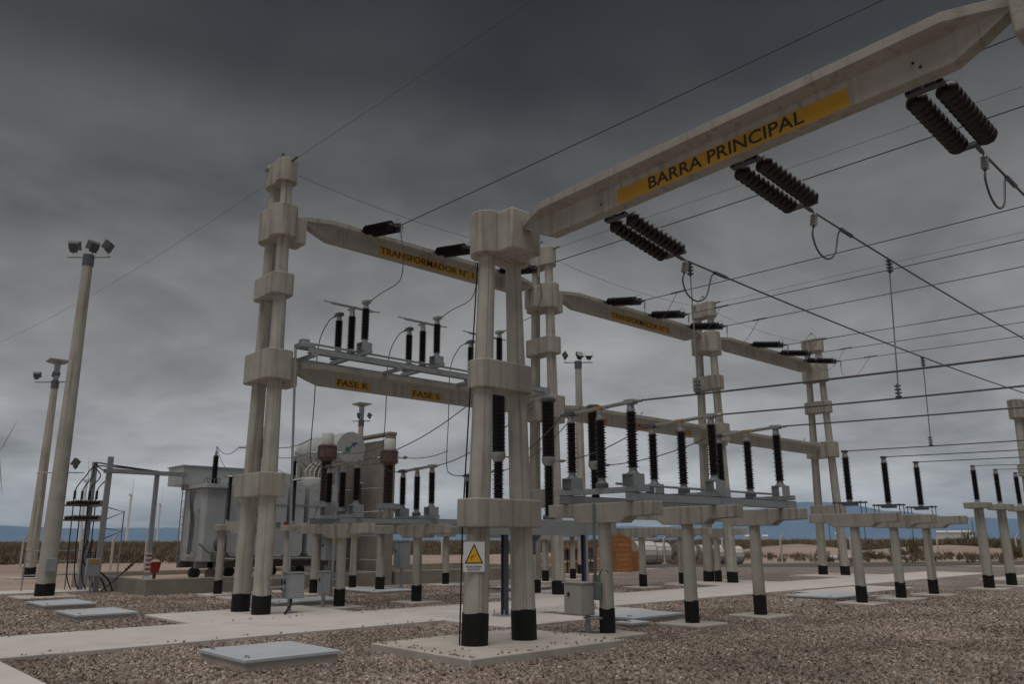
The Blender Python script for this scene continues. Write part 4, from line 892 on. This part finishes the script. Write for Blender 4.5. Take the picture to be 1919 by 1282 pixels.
MB().tube(spline([(X - .05, 17.3, .42), (X - .1, 17.2, .25), (X - .3, 17.05, .08)]), .03, 7).build('conduit', 'cable', cb)
X = SX[0] - .45; cb = cabinet('drive_cabinet', X - .12, X + .1, 18.05, 18.3, .38, .9, 'pale grey drive cabinet left of the FASE R ground-level support', 'panel', (X, 18.2)); MB().cyl((X + .22, 18.2, .3), (X + .22, 18.2, 2.1), .03, n=8).build('drive_pipe', 'galv', cb); MB().cyl((X + .1, 18.2, .7), (X + .35, 18.2, .7), .03, n=8).build('strap', 'galv', cb)
cb = cabinet('marshalling_cabinet', 12.98, 13.5, 22.6, 22.95, 1.05, 1.75, 'grey cabinet with orange label on the support of the current transformer beside the conservator', 'panel', (13.2, 22.8)); MB().box(13.06, 13.36, 22.57, 22.586, 1.6, 1.70).build('label_strip', 'yel', cb)
cabinet('marshalling_cabinet', 16.0, 16.45, 23.05, 23.4, .75, 1.6, 'light grey cabinet beside the support of the current transformer before the fire wall', 'panel', (16.2, 23.2))

# ------------------------------------------------------------------ right-hand rows: bar supports and single posts with insulators
QX = [gx(1616, 1128, 9.74), gx(1689, 1116, 9.74), gx(1750, 1108, 9.74)]; qt = []
for k, X in enumerate(QX):
    tpost(X, 9.74, 'T-shaped bar support with one caged insulator, %s after the busbar disconnectors' % nm[k], 8.6, 10.9, 2.3, group='bar supports with one insulator')
    t = thing('post_insulator', 'tall post insulator in a four-rod cage, %s after the busbar disconnectors' % nm[k], 'insulator', (X, 9.8, 2.3), 'caged post insulators'); b = MB()
    for sx_ in (-1, 1):
        for sy in (-1, 1): b.cyl((X + sx_*.14, 9.8 + sy*.35, 2.28), (X + sx_*.14, 9.8 + sy*.35, 2.62), .012, n=6)
    for sx_ in (-1, 1): b.box(X + sx_*.14 - .02, X + sx_*.14 + .02, 9.4, 10.2, 2.56, 2.6)
    b.box(X - .18, X + .18, 9.65, 9.95, 2.5, 2.558); b.build('cage', 'steel', t); column(t, (X, 9.8, 2.558), 1.34); tp = V((X, 9.8, 3.9)); MB().cbox(tp + V((0, 0, .03)), (.18, .12, .06)).build('terminal', 'steel', t, bevel=.01); qt.append(tp)
for k, tp in enumerate(qt):
    a = tp + V((0, -.02, .04)); b = V((a.x + .1, -22, 4.4)); sg = .34; wire(sagged(a, b, sg, 18), 'low conductor from the %s caged insulator' % nm[k], .014, 'conductor', 'low conductors of the bar supports')
    if k == 0:
        u = (a.y - 7.6)/(a.y - b.y); low = a.lerp(b, u) - V((0, 0, 4*sg*u*(1 - u))); st, e, s2 = bars[0]; u2 = (low.x - .6 - st.x)/(e.x - st.x); dropper(st.lerp(e, u2) - V((0, 0, 4*s2*u2*(1 - u2))), low, 'dropper from the busbar to the first caged insulator wire')
for k, px in enumerate((1853, 1895, 1932)):
    X = gx(px, (1091, 1084, 1079)[k], 9.74); cap_post(X, 9.74, 'single concrete post carrying one black insulator, %s past the caged insulators' % nm[k], 2.85, .15, .36, 'single posts past the caged insulators', foot=.55)
    t = thing('post_insulator', 'black insulator on a single post, %s past the caged insulators' % nm[k], 'insulator', (X, 9.74, 2.85), 'insulators on the single posts'); column(t, (X, 9.74, 2.85), 1.22); MB().cbox((X, 9.74, 4.09), (.14, .1, .05)).build('terminal', 'steel', t)
    wire(sagged((X, 9.74, 4.1), (X + .3, -14, 4.6), .4, 14), 'low conductor from the insulator on the %s single post' % nm[k], .012, 'conductor', 'low conductors of the single posts')
# second bay supports without equipment
for k, px in enumerate((1206, 1280, 1347)):
    X = gx(px, (1105, 1099, 1095)[k], 18.2); tpost(X, 18.2, 'bare T-shaped support without equipment, %s behind the busbar row' % nm[k], 16.9, 20.2, 2.06, group='bare supports of the second bay')
    tpost(X + .3, 23.3, 'bare rear support without equipment, %s behind the busbar row' % nm[k], 22.4, 24.2, 2.0, group='bare supports of the second bay') if k == 0 else None
# ------------------------------------------------------------------ light masts
def floodlight(t, c, yaw, s=1.0, tilt=-.5):
    s *= .74
    q = Quaternion((0, 0, 1), yaw) @ Quaternion((1, 0, 0), tilt); c = V(c)
    def rg(w_, h_, y): return [c + q @ V((a*w_*s, y*s, b*h_*s)) for a, b in ((-1, -1), (1, -1), (1, 1), (-1, 1))]
    f = MB().loft([rg(.2, .15, .16), rg(.27, .21, -.06), rg(.27, .21, -.12)]).build('floodlight', 'lampb', t, bevel=.01)
    MB().loft([rg(.25, .19, -.1205), rg(.25, .19, -.13)]).build('lamp_glass', 'glass', f)
    g_ = MB(); g_.cbox(c + q @ V((0, .12*s, -.2*s)), (.3*s, .14*s, .16*s), q); g_.build('ballast_box', 'lampb', f)
    g_ = MB(); g_.cyl(c + V((0, 0, -.38*s)), c + V((0, 0, -.1*s)), .03*s, n=6); g_.build('yoke', 'steel', f)
def mast(X, Y, zt, r0, r1, label, lamps, yaw, black=.5, bar=.75, cap=False, s=1.0, foot=True):
    t = thing('light_mast', label, 'light mast', (X, Y, 0), 'concrete light masts')
    p = MB().lathe([(r0 + (r1 - r0)*i/8, zt*i/8) for i in range(9)], (X, Y, -.02), n=20).build('pole', 'conc', t); paint((X, Y, -.02), (X, Y, black - .02), r0 + .005, p)
    dx, dy = math.cos(yaw), math.sin(yaw); MB().cyl((X - dx*bar, Y - dy*bar, zt + .02), (X + dx*bar, Y + dy*bar, zt + .02), .035, n=8).build('crossbar', 'galv', t)
    MB().cyl((X, Y, zt - .3), (X, Y, zt + .08), r1 + .03, n=14).build('head_clamp', 'steel', t)
    for u, yw in lamps: floodlight(t, (X + dx*bar*u, Y + dy*bar*u, zt + .42*s), yw, s)
    if cap: MB().loft([[(X + a*w_, Y + b*w_, z_) for a, b in ((-1, -1), (1, -1), (1, 1), (-1, 1))] for w_, z_ in ((.1, zt + .1), (.12, zt + .9), (.45, zt + 1.05), (.45, zt + 1.1))]).build('aerial_plate', 'galv', t)
    if foot: MB().box(X - .8, X + .8, Y - .8, Y + .8, -.1, .04).build('footing', 'slab', t, bevel=.02)
    return t
cam_r = -YAW
t = mast(6.69, 28.38, 10.95, .27, .15, 'tall light mast with three floodlights beside the cable termination frame', ((-.75, 2.6), (.15, 3.4), (.85, 4.0)), cam_r, .42, .72)
zz = hz(118, 880, 6.69, 28.3); MB().cyl((6.69 - .55, 28.38 + .5, zz - .1), (6.69 + .55, 28.38 - .5, zz - .1), .02, n=6).build('bracket_bar', 'galv', t); floodlight(t, (6.69 + .33, 28.38 - .3, zz + .22), 4.2, .8)
MB().box(6.55, 6.85, 28.02, 28.12, .75, 1.15).build('fuse_box', 'panel', t, bevel=.01)
mast(9.53, 43.6, 9.25, .27, .15, 'light mast with a roof plate over its lamps, beyond the tall mast', ((-.95, 2.6), (.0, 3.2), (.95, 4.0)), cam_r, .5, 1.0, True, .9)
m3 = onY(1097, 683, 27); mast(m3.x, 27.5, onY(1097, 683, 27.5).z, .27, .16, 'light mast with three floodlights between the two far gantry towers', ((-.9, .9), (.1, -.2), (.75, -.8)), cam_r, .5, .75)
m4 = onY(677, 790, 42); mast(m4.x, 42, m4.z, .25, .15, 'small light mast rising behind the fire wall', ((-.2, 2.4), (.9, 3.9)), cam_r, .5, .55, True, .9)

# ------------------------------------------------------------------ cable termination frame left of the transformer
FY = 29.4; xa = gx(179, 1104, FY); xb = gx(150, 1100, 31.0)
t = thing('cable_termination', 'galvanised cable termination frame with two posts left of the transformer', 'cable frame', (xa, FY, 0))
za, zb_ = hz(203, 856, xa, FY), hz(174, 866, xb, 31.0)
for X, Y, zt in ((xa, FY, za), (xb, 31.0, zb_)): MB().cbox((X, Y, zt/2), (.17, .12, zt)).build('post', 'galv', t, bevel=.006)
for zz in (hz(150, 943, xb, 30.2), hz(150, 971, xb, 30.2)):
    MB().box(xb - .9, xb + .1, 30.85, 30.93, zz - .1, zz - .04).build('crossbar', 'galv', t); MB().box(xa - .06, xa + .06, FY, 31.0, zz - .12, zz - .06).build('crossbar', 'galv', t)
    for k in range(3):
        c = MB(); yy = FY + .25 + .5*k; c.lathe(column_profile(.75, .055, .085, .075, 12), (xa - .12, yy, zz), (-1, .12, 0), 12); c.build('horizontal_insulator', 'porc', t)
        MB().cbox((xa - .05, yy, zz), (.16, .12, .14)).build('clamp', 'alu', t)
for z0, z1 in ((hz(205, 950, xa, FY), hz(228, 960, xa + .5, FY)), (hz(205, 990, xa, FY), hz(228, 996, xa + .5, FY))):
    MB().tube([V((xa, FY, z0)), V((xa + .62, FY, z1)), V((xa, FY, z1 - .28))], .022, 5).build('stay_arm', 'steel', t)
MB().cyl((xa + .62, FY, .02), (xa + .62, FY, hz(228, 958, xa + .6, FY)), .022, n=6).build('stay_post', 'galv', t)
ztr = hz(205, 882, xa, FY)
for s in (-.14, .14): MB().box(xb - .1, 11.0, FY + s - .02, FY + s + .02, ztr - .08, ztr + .05).build('tray_side', 'galv', t)
MB().cyl((xa - .1, FY, ztr + .02), (11.0, FY, ztr + .0), .055, n=10).build('cable_duct', 'galv', t)
for i in range(8): MB().box(xa + .02 + .32*i, xa + .06 + .32*i, FY - .119, FY + .119, ztr - .07, ztr - .04).build('tray_rung', 'galv', t)
MB().box(10.0 - .07, 10.0 + .07, FY - .06, FY + .06, .32, ztr - .081).build('tray_post', 'galv', t, bevel=.005)
for i in range(9):     # red and white stripes wound round the tray post
    MB().box(10.0 - .075, 10.0 + .075, FY - .065, FY + .065, .62 + .075*i, .655 + .075*i).build('stripe', 'redp' if i % 2 else 'signw', t, smooth=False)
MB().loft([[(10.0 + a*w_, FY + b*w_, z_) for a, b in ((-1, -1), (1, -1), (1, 1), (-1, 1))] for w_, z_ in ((.2, .32), (.08, .5))]).build('base_gusset', 'galv', t)
for k in range(4):
    X = xb - .55 + .2*k; y = 30.9 - .12*k; zt = ztr + .02; pts = [(xa + 1.6, FY - .1 + .06*k, zt + .03), (xa + .2, FY - .05 + .06*k, zt + .1 + .06*(k % 2)), (xa - .35, FY + .4, zt + .12 + .1*(k % 2)), (X + .2, y - .3, zt - .15), (X, y, zt - .65), (X, y, 2.6), (X + .02, y, 1.4), (X + .1, y + .1, .5), (X + .3, y + .1, -.02)]
    c = MB().tube(spline(pts, 8), .019, 7).build('power_cable', 'cable', t)
    MB().lathe([(.03, 0), (.05, .05), (.035, .1), (.05, .15), (.035, .2), (.05, .25), (.03, .3)], (X, y, zt - .95), n=10).build('termination_skirt', 'redc' if k == 1 else 'cable', c)
for k, (dx, l) in enumerate(((0, .3), (.18, -.2), (-.16, .1))): MB().tube(spline([(xa - .2 + dx, FY + .2, 1.7), (xa - .25 + dx, FY + .25, 1.0), (xa + .05 + l, FY + .1, .45), (xa + .25 + l, FY, -.02)]), .028, 6).build('power_cable', 'cable', t)
c = MB().tube([V((xa + .1, FY - .2, .05)), V((xa + .9, FY - .2, .78)), V((xa + 1.35, FY - .25, 1.22))], .025, 7).build('power_cable', 'cable', t)
MB().lathe([(.03, 0), (.06, .05), (.03, .1), (.06, .15), (.03, .2), (.06, .25), (.03, .3)], V((xa + .8, FY - .2, .70)), (.5, 0, .48), 10).build('termination_skirt', 'redc', c)
MB().box(xa - .42, xa - .02, FY - .3, FY - .12, .55, 1.1).build('junction_box', 'panel', t, bevel=.01); MB().box(xa - .36, xa - .08, FY - .312, FY - .301, .95, 1.05).build('label_strip', 'yel', t)
MB().cyl((xa - .22, FY - .2, -.02), (xa - .22, FY - .2, .55), .04, n=8).build('stand_pipe', 'galv', t)
t = thing('pipe_railing', 'low galvanised pipe railing in front of the cable termination frame', 'railing', (xb - 1.0, 31.2, 0))
for X in (xb - 1.7, xb - .4, xb + .25): MB().cyl((X, 31.3, -.02), (X, 31.3, 1.35), .025, n=8).build('upright', 'galv', t)
for zz in (.55, 1.0, 1.34): MB().cyl((xb - 1.7, 31.3, zz), (xb + .25, 31.3, zz), .022, n=8).build('rail', 'galv', t)
t = thing('sand_bucket', 'red fire bucket heaped with sand on the pit beside the striped post', 'bucket', (10.45, 30.0, .32))
b0 = V((10.45, 30.0, .32)); b0.z = .32; MB().lathe([(.14, 0), (.2, .36), (.21, .37)], b0 + V((0, 0, .25)), n=18).build('bucket', 'redp', t); MB().lathe([(.2, .6), (.12, .68), (.02, .72)], b0, n=14).build('sand_heap', 'sandp', t); MB().cyl(b0, b0 + V((0, 0, .26)), .06, n=10).build('stand', 'steel', t)

# ------------------------------------------------------------------ connecting cables of bay 1
gcb = 'jumper cables of the first bay'
for k in range(3):
    a = Tend[0, k] + V((0, -.13, -.3)); b = utop[k][0] + V((0, -.26, .06)); m1 = a.lerp(b, .5) + V((.25, -.25, -.35))
    wire(spline([a, a + V((.05, -.05, -.6)), m1, b + V((.12, -.25, .15)), b]), 'curved jumper from the N 1 beam string down to the FASE %s open disconnector' % gl[k], .013, 'cable', gcb)
    a = utop[k][2] + V((0, .26, .05)); q = a + V((-.1, .62, -.75)); f = V((q.x, q.y + .1, 3.9)); b = stop_[k][2] + V((0, .28, .05))
    wire(spline([a, a + V((-.03, .3, -.12)), q, V((q.x, q.y + .05, 5.2)), f, f + V((.1, -.1, -.3)), b]), 'black cable hanging from the FASE %s open disconnector past the lower beam' % gl[k], .014, 'cable', gcb)
    if k < 3:
        e = ctp[k] + V((.42, -.34, 0)); wire(sagged(V((q.x, q.y + .05, 4.3)), e, .1, 8), 'slack cable joining the FASE %s hanging cable to its current transformer' % gl[k], .012, 'cable', gcb)
    wire(sagged(ctp[k] + V((-.42, .34, 0)), btops[k], .25, 10), 'cable from the FASE %s current transformer to the transformer bushing' % gl[k], .011, 'cable', gcb)
    wire(sagged(btops[k], arr[k], .2, 8), 'thin lead from the FASE %s transformer bushing to its surge arrester' % gl[k], .009, 'cable', gcb)
    a = stop_[k][0] + V((0, -.26, .05)); b = V((cbx[k] - .42, CY + .03, 4.9)); wire(sagged(a, b, .25, 12), 'cable from the FASE %s ground-level disconnector up to the circuit breaker' % gl[k], .012, 'cable', gcb)
    a = ptop[k][2] + V((0, .26, .05)); b = V((cbx[k] + .44, CY - .03, 3.49)); wire(sagged(a, b, .12, 12), 'cable from the circuit breaker to the %s busbar disconnector' % nm[k], .012, 'cable', gcb)

# ------------------------------------------------------------------ stores beyond the yard: crates, rack, cable drums
def crate(c, sx_, sy, sz, rz, label, m_='wood', name='wooden_crate', rows=5, grp='crates stored beyond the yard'):
    t = thing(name, label, 'crate', c, grp); t.rotation_euler.z = rz; o = V(c)
    MB().box(o.x - sx_/2 + .03, o.x + sx_/2 - .03, o.y - sy/2 + .03, o.y + sy/2 - .03, o.z + .02, o.z + sz - .02).build('carcass', m_, t)
    for s in (-1, 1):
        for i in range(rows):
            z0 = o.z + sz*i/rows + .012; z1 = o.z + sz*(i + 1)/rows - .012
            MB().box(o.x - sx_/2, o.x + sx_/2, *sorted((o.y + s*(sy/2 - .028), o.y + s*sy/2)), z0, z1).build('board', m_, t)
            MB().box(*sorted((o.x + s*(sx_/2 - .028), o.x + s*sx_/2)), o.y - sy/2, o.y + sy/2, z0, z1).build('board', m_, t)
        for a in (-1, 1):
            MB().box(*sorted((o.x + a*(sx_/2 - .1), o.x + a*sx_/2)), *sorted((o.y + s*(sy/2 + .001), o.y + s*(sy/2 + .03))), o.z, o.z + sz).build('batten', m_, t)
    return t
def gp(px, py, z=-.03): p = gnd(px, py); return V((p.x, p.y, z))
crz = -YAW + .25
crate(gp(1164, 1071), .92, .95, 2.05, crz, 'tall orange crate stack between the busbar supports', rows=8)
crate(gp(1147, 1068), .6, .7, 2.0, crz, 'tall orange crate leaning against the tall crate stack', rows=8)
crate(gp(1190, 1070), .75, .75, 1.05, crz, 'low orange crate right of the tall crate stack', rows=1)
def rack(c, w_, h_, rz, label):
    t = thing('storage_rack', label, 'rack', c, 'orange racks of goods'); t.rotation_euler.z = rz; o = V(c)
    for a in (-1, 0, 1):
        for b in (-1, 1): MB().cbox((o.x + a*w_/2, o.y + b*.4, o.z + h_/2), (.07, .07, h_)).build('upright', 'wood', t)
    for z_ in (.06, h_*.5, h_*.97): MB().box(o.x - w_/2 - .05, o.x + w_/2 + .05, o.y - .45, o.y + .45, o.z + z_ - .03, o.z + z_ + .03).build('shelf', 'wood', t)
    r2 = random.Random(int(o.x*10))
    for z_ in (.09, h_*.5 + .03):
        for i in range(3): MB().cbox((o.x - w_/2 + w_*(i + .5)/3, o.y, o.z + z_ + h_*.18), (w_/3*.8, .6, h_*.34)).build('packed_goods', ('brown', 'tankd', 'woodp')[r2.randrange(3)], t, bevel=.01)
rack(gp(1068, 1076), 1.25, 1.35, crz, 'orange rack of goods behind the slim post'); rack(gp(1090, 1074), 1.3, 1.4, crz, 'orange rack of goods beside the breaker leg')
rack(gp(1133, 1070), .6, 1.5, crz, 'small orange rack touching the tall crate stack')
crate(gp(1022, 1066), 1.0, .9, .75, crz, 'pale crate left of the orange racks', 'woodp', rows=4); crate(gp(1010, 1064), .5, .6, .8, crz, 'small pale crate at the end of the pit wall', 'woodp', rows=4)
def drum(px, py, rad, wid, label, yaw):
    c = gp(px, py); t = thing('cable_drum', label, 'cable drum', c, 'cable drums in a row'); ax = V((math.cos(yaw), math.sin(yaw), 0)); o = c + V((0, 0, rad))
    b = MB().lathe([(rad*.92, 0), (rad*.92, wid)], o - ax*wid/2, ax, 28).build('wrapping', 'drumw', t)
    n = 14
    for i in range(n):
        a = 2*math.pi*i/n; q = ax.to_track_quat('Z', 'Y') @ Quaternion((0, 0, 1), a)
        MB().cbox(o + q @ V((rad*.93, 0, 0)), (.04, 2*math.pi*rad*.93/n*.9, wid), q).build('lagging_board', 'drumw', t)
    for s in (-1, 1):
        f = MB().lathe([(rad, 0), (rad, .07)], o + ax*(s*(wid/2 + .036) - .035), ax, 28).build('flange', 'drumf', t)
        MB().lathe([(.16, 0), (.16, .02)], o + ax*s*(wid/2 + .072) - (ax*.02 if s < 0 else ax*0), ax, 14).build('hub', 'tankd', f)
dy_ = -YAW + .35
drum(1205, 1058, .80, 1.4, 'whitish cable drum half hidden by the low orange crate', dy_); drum(1232, 1056.5, .74, 1.55, 'whitish cable drum with its round end showing, next to the crates', dy_)
drum(1283, 1056.5, .72, 1.2, 'whitish cable drum on rusty boards behind the fence post', dy_); drum(1342, 1057, .66, 1.0, 'cable drum seen left of the third gantry tower', dy_); drum(1372, 1057, .62, 1.2, 'cable drum seen between the poles of the third gantry tower', dy_); drum(1318, 1056.5, .66, .8, 'dark-ended cable drum beside the second busbar support', dy_)
tag(MB().cbox(gp(1290, 1058) + V((0, 0, .12)), (2.4, .5, .25), Quaternion((0, 0, 1), -YAW)).build('board_pile', 'brown', org=gp(1290, 1058)), 'pile of rusty boards below the cable drums', 'boards')

# ------------------------------------------------------------------ perimeter fence posts
fp = [(37, 1066), (145, 1072), (206, 1073), (270, 1069), (728, 1062), (828, 1062), (1005, 1058), (1130, 1057), (1246, 1057), (1356, 1057), (1466, 1057), (1597, 1051), (1760, 1046), (1908, 1045)]
fpos = []
fl = ['behind the second mast', 'left of the cable frame', 'right of the cable frame posts', 'beside the striped post', 'just right of the fire wall', 'behind the slim post near the fire wall', 'behind the signed tower', 'behind the crates', 'before the cable drums',
      'left of the third gantry tower', 'right of the third gantry tower', 'behind the farthest gantry tower', 'right of the tall olive shrub', 'beside the second single post']
for (px, py), lb in zip(fp, fl):
    c = gp(px, py); hgt = 2.05; t = thing('fence_post', 'pale concrete fence post with bent top, ' + lb, 'fence post', c, 'bent concrete fence posts'); d = V((.60, -.80, 0))
    fpos.append(c); rings = [[p + V((a*.055, b*.055, 0)) for a, b in ((-1, -1), (1, -1), (1, 1), (-1, 1))] for p in (c, c + V((0, 0, hgt*.82)), c + V((0, 0, hgt*.82 + .02)) + d*.01, c + V((0, 0, hgt*1.02)) + d*.26)]
    MB().loft(rings).build('shaft', 'fence', t, bevel=.008)
    MB().cbox(c + V((0, 0, .05)), (.3, .3, .1)).build('footing', 'fence', t)
for i in range(len(fpos) - 1):
    a, b = fpos[i], fpos[i+1]
    t = thing('fence_wires', 'fence wire strands starting at the post ' + fl[i], 'fence wire', a, 'wires of the perimeter fence')
    for z_ in (.35, .75, 1.15, 1.55): MB().tube([a + V((0, 0, z_)), b + V((0, 0, z_))], .006, 4).build('strand', 'thin', t)
pw = [gp(1520, 1050), gp(1620, 1048), gp(1735, 1047)]
tag(MB().tube([p + V((0, 0, .16)) for p in pw], .17, 10).build('pipe', 'farw', org=pw[0]), 'long white pipe lying along the far side of the road', 'pipe')

# ------------------------------------------------------------------ far things: wind turbines, white sheds, line poles
def turbine(px, hub_y, base_y, hub_h, label, rot, face=0.0):
    d0 = F_*hub_h/(base_y - hub_y); r_ = ray(px, 1011); r_.z = 0; r_.normalize(); c = r_*d0; c.z = -.1; o = c + V((0, 0, hub_h)); t = thing('wind_turbine', label, 'wind turbine', c, 'wind turbines on the plain')
    MB().lathe([(2.3, 0), (1.4, hub_h)], c, n=16).build('tower', 'turb', t); f = -(Quaternion((0, 0, 1), face) @ r_); MB().cbox(o - f*2, (4, 4, 4), f.to_track_quat('Y', 'Z')).build('nacelle', 'turb', t, bevel=.5)
    side = V((-f.y, f.x, 0)); h = o + f*1.5
    for k in range(3):
        a = rot + k*2*math.pi/3; dd = side*math.cos(a) + V((0, 0, 1))*math.sin(a); n_ = dd.cross(f); L_ = hub_h*.52
        MB().loft([[h + dd*u*L_ + n_*(w_*e) + f*(th*g) for e, g in ((-1, 0), (0, -1), (1, 0), (0, 1))] for u, w_, th in ((.02, .7, .6), (.2, 1.6, .4), (.6, .9, .25), (1, .2, .08))]).build('blade', 'turb', t)
turbine(237, 936, 1013, 80, 'white wind turbine right of the cable frame', 1.75, 1.5); turbine(149, 914, 1013, 80, 'white wind turbine behind the cable frame', .2, 1.48); turbine(-30, 876, 1014, 80, 'wind turbine whose blade enters behind the masts at the edge', .95, 1.1)
turbine(294, 951, 1013, 80, 'small wind turbine behind the striped tray post', 1.4, 1.45); turbine(338, 962, 1013, 80, 'small wind turbine just left of the transformer', .5, 1.45)
def shed(px0, px1, py, hpx, d, label):
    a, b = ray(px0, 1011), ray(px1, 1011); a.z = b.z = 0; a = a.normalized()*d; b = b.normalized()*d; n = ((a + b)/2).normalized(); h = hpx/F_*d + 1.6; t = thing('white_shed', label, 'shed', (a + b)/2, 'white sheds on the plain')
    pr2 = [a, b, b + n*20, a + n*20]; MB().prism([(p.x, p.y) for p in pr2], -.1, h).build('wall', 'farw', t, smooth=False)
    k = (b - a); top = [a - n, b - n, b + n*21, a + n*21]; mid = [(a + n*10) - k*.0, b + n*10]
    MB().add([top[0] + V((0, 0, h + .02)), top[1] + V((0, 0, h + .02)), mid[1] + V((0, 0, h + 1.8)), mid[0] + V((0, 0, h + 1.8)), top[2] + V((0, 0, h + .02)), top[3] + V((0, 0, h + .02))], [(0, 1, 2, 3), (3, 2, 4, 5), (0, 3, 5), (1, 4, 2)]).build('roof', 'farw', t, smooth=False)
shed(1756, 1775, 998, 10, 900, 'short white shed beside the long white shed'); shed(1777, 1826, 998, 10, 905, 'long white shed on the plain right of the tall olive shrub'); shed(1206, 1220, 1010, 5, 900, 'white shed seen above the cable drums'); shed(1396, 1417, 1010, 5, 940, 'white shed right of the third gantry tower'); shed(1428, 1440, 1010, 5, 960, 'small white shed left of the third busbar support')
shed(1566, 1572, 1004, 8, 700, 'tiny white shed between the poles of the farthest tower')
for i, px in enumerate((1556, 1622, 1712, 1826, 1886)):
    r_ = ray(px, 1011); r_.z = 0; c = r_.normalized()*(620 + 30*i); t = thing('line_pole', 'thin far power line pole %s' % ('near the farthest gantry tower', 'behind the first caged insulator support', 'behind the tall olive shrub', 'above the long white shed end', 'behind the second single post')[i], 'line pole', c, 'far line poles'); MB().cyl(c, c + V((0, 0, 15)), .35, .25, 8).build('pole', 'steel', t); MB().cbox(c + V((0, 0, 14.2)), (2.4, .3, .3), Quaternion((0, 0, 1), -YAW)).build('crossarm', 'steel', t)

# ------------------------------------------------------------------ the air over the plain
hzm = bpy.data.materials.new('haze_air'); hzm.use_nodes = True; ht = hzm.node_tree; ht.nodes.clear()
pv = ht.nodes.new('ShaderNodeVolumePrincipled'); pv.inputs['Color'].default_value = (.5, .74, 1, 1); pv.inputs['Density'].default_value = 7e-5; pv.inputs['Anisotropy'].default_value = 0
ou = ht.nodes.new('ShaderNodeOutputMaterial'); ht.links.new(pv.outputs[0], ou.inputs['Volume'])
hb = MB().box(-16000, 16000, -16000, 16000, -2, 560).build('haze', hzm, smooth=False); hb['kind'] = 'stuff'
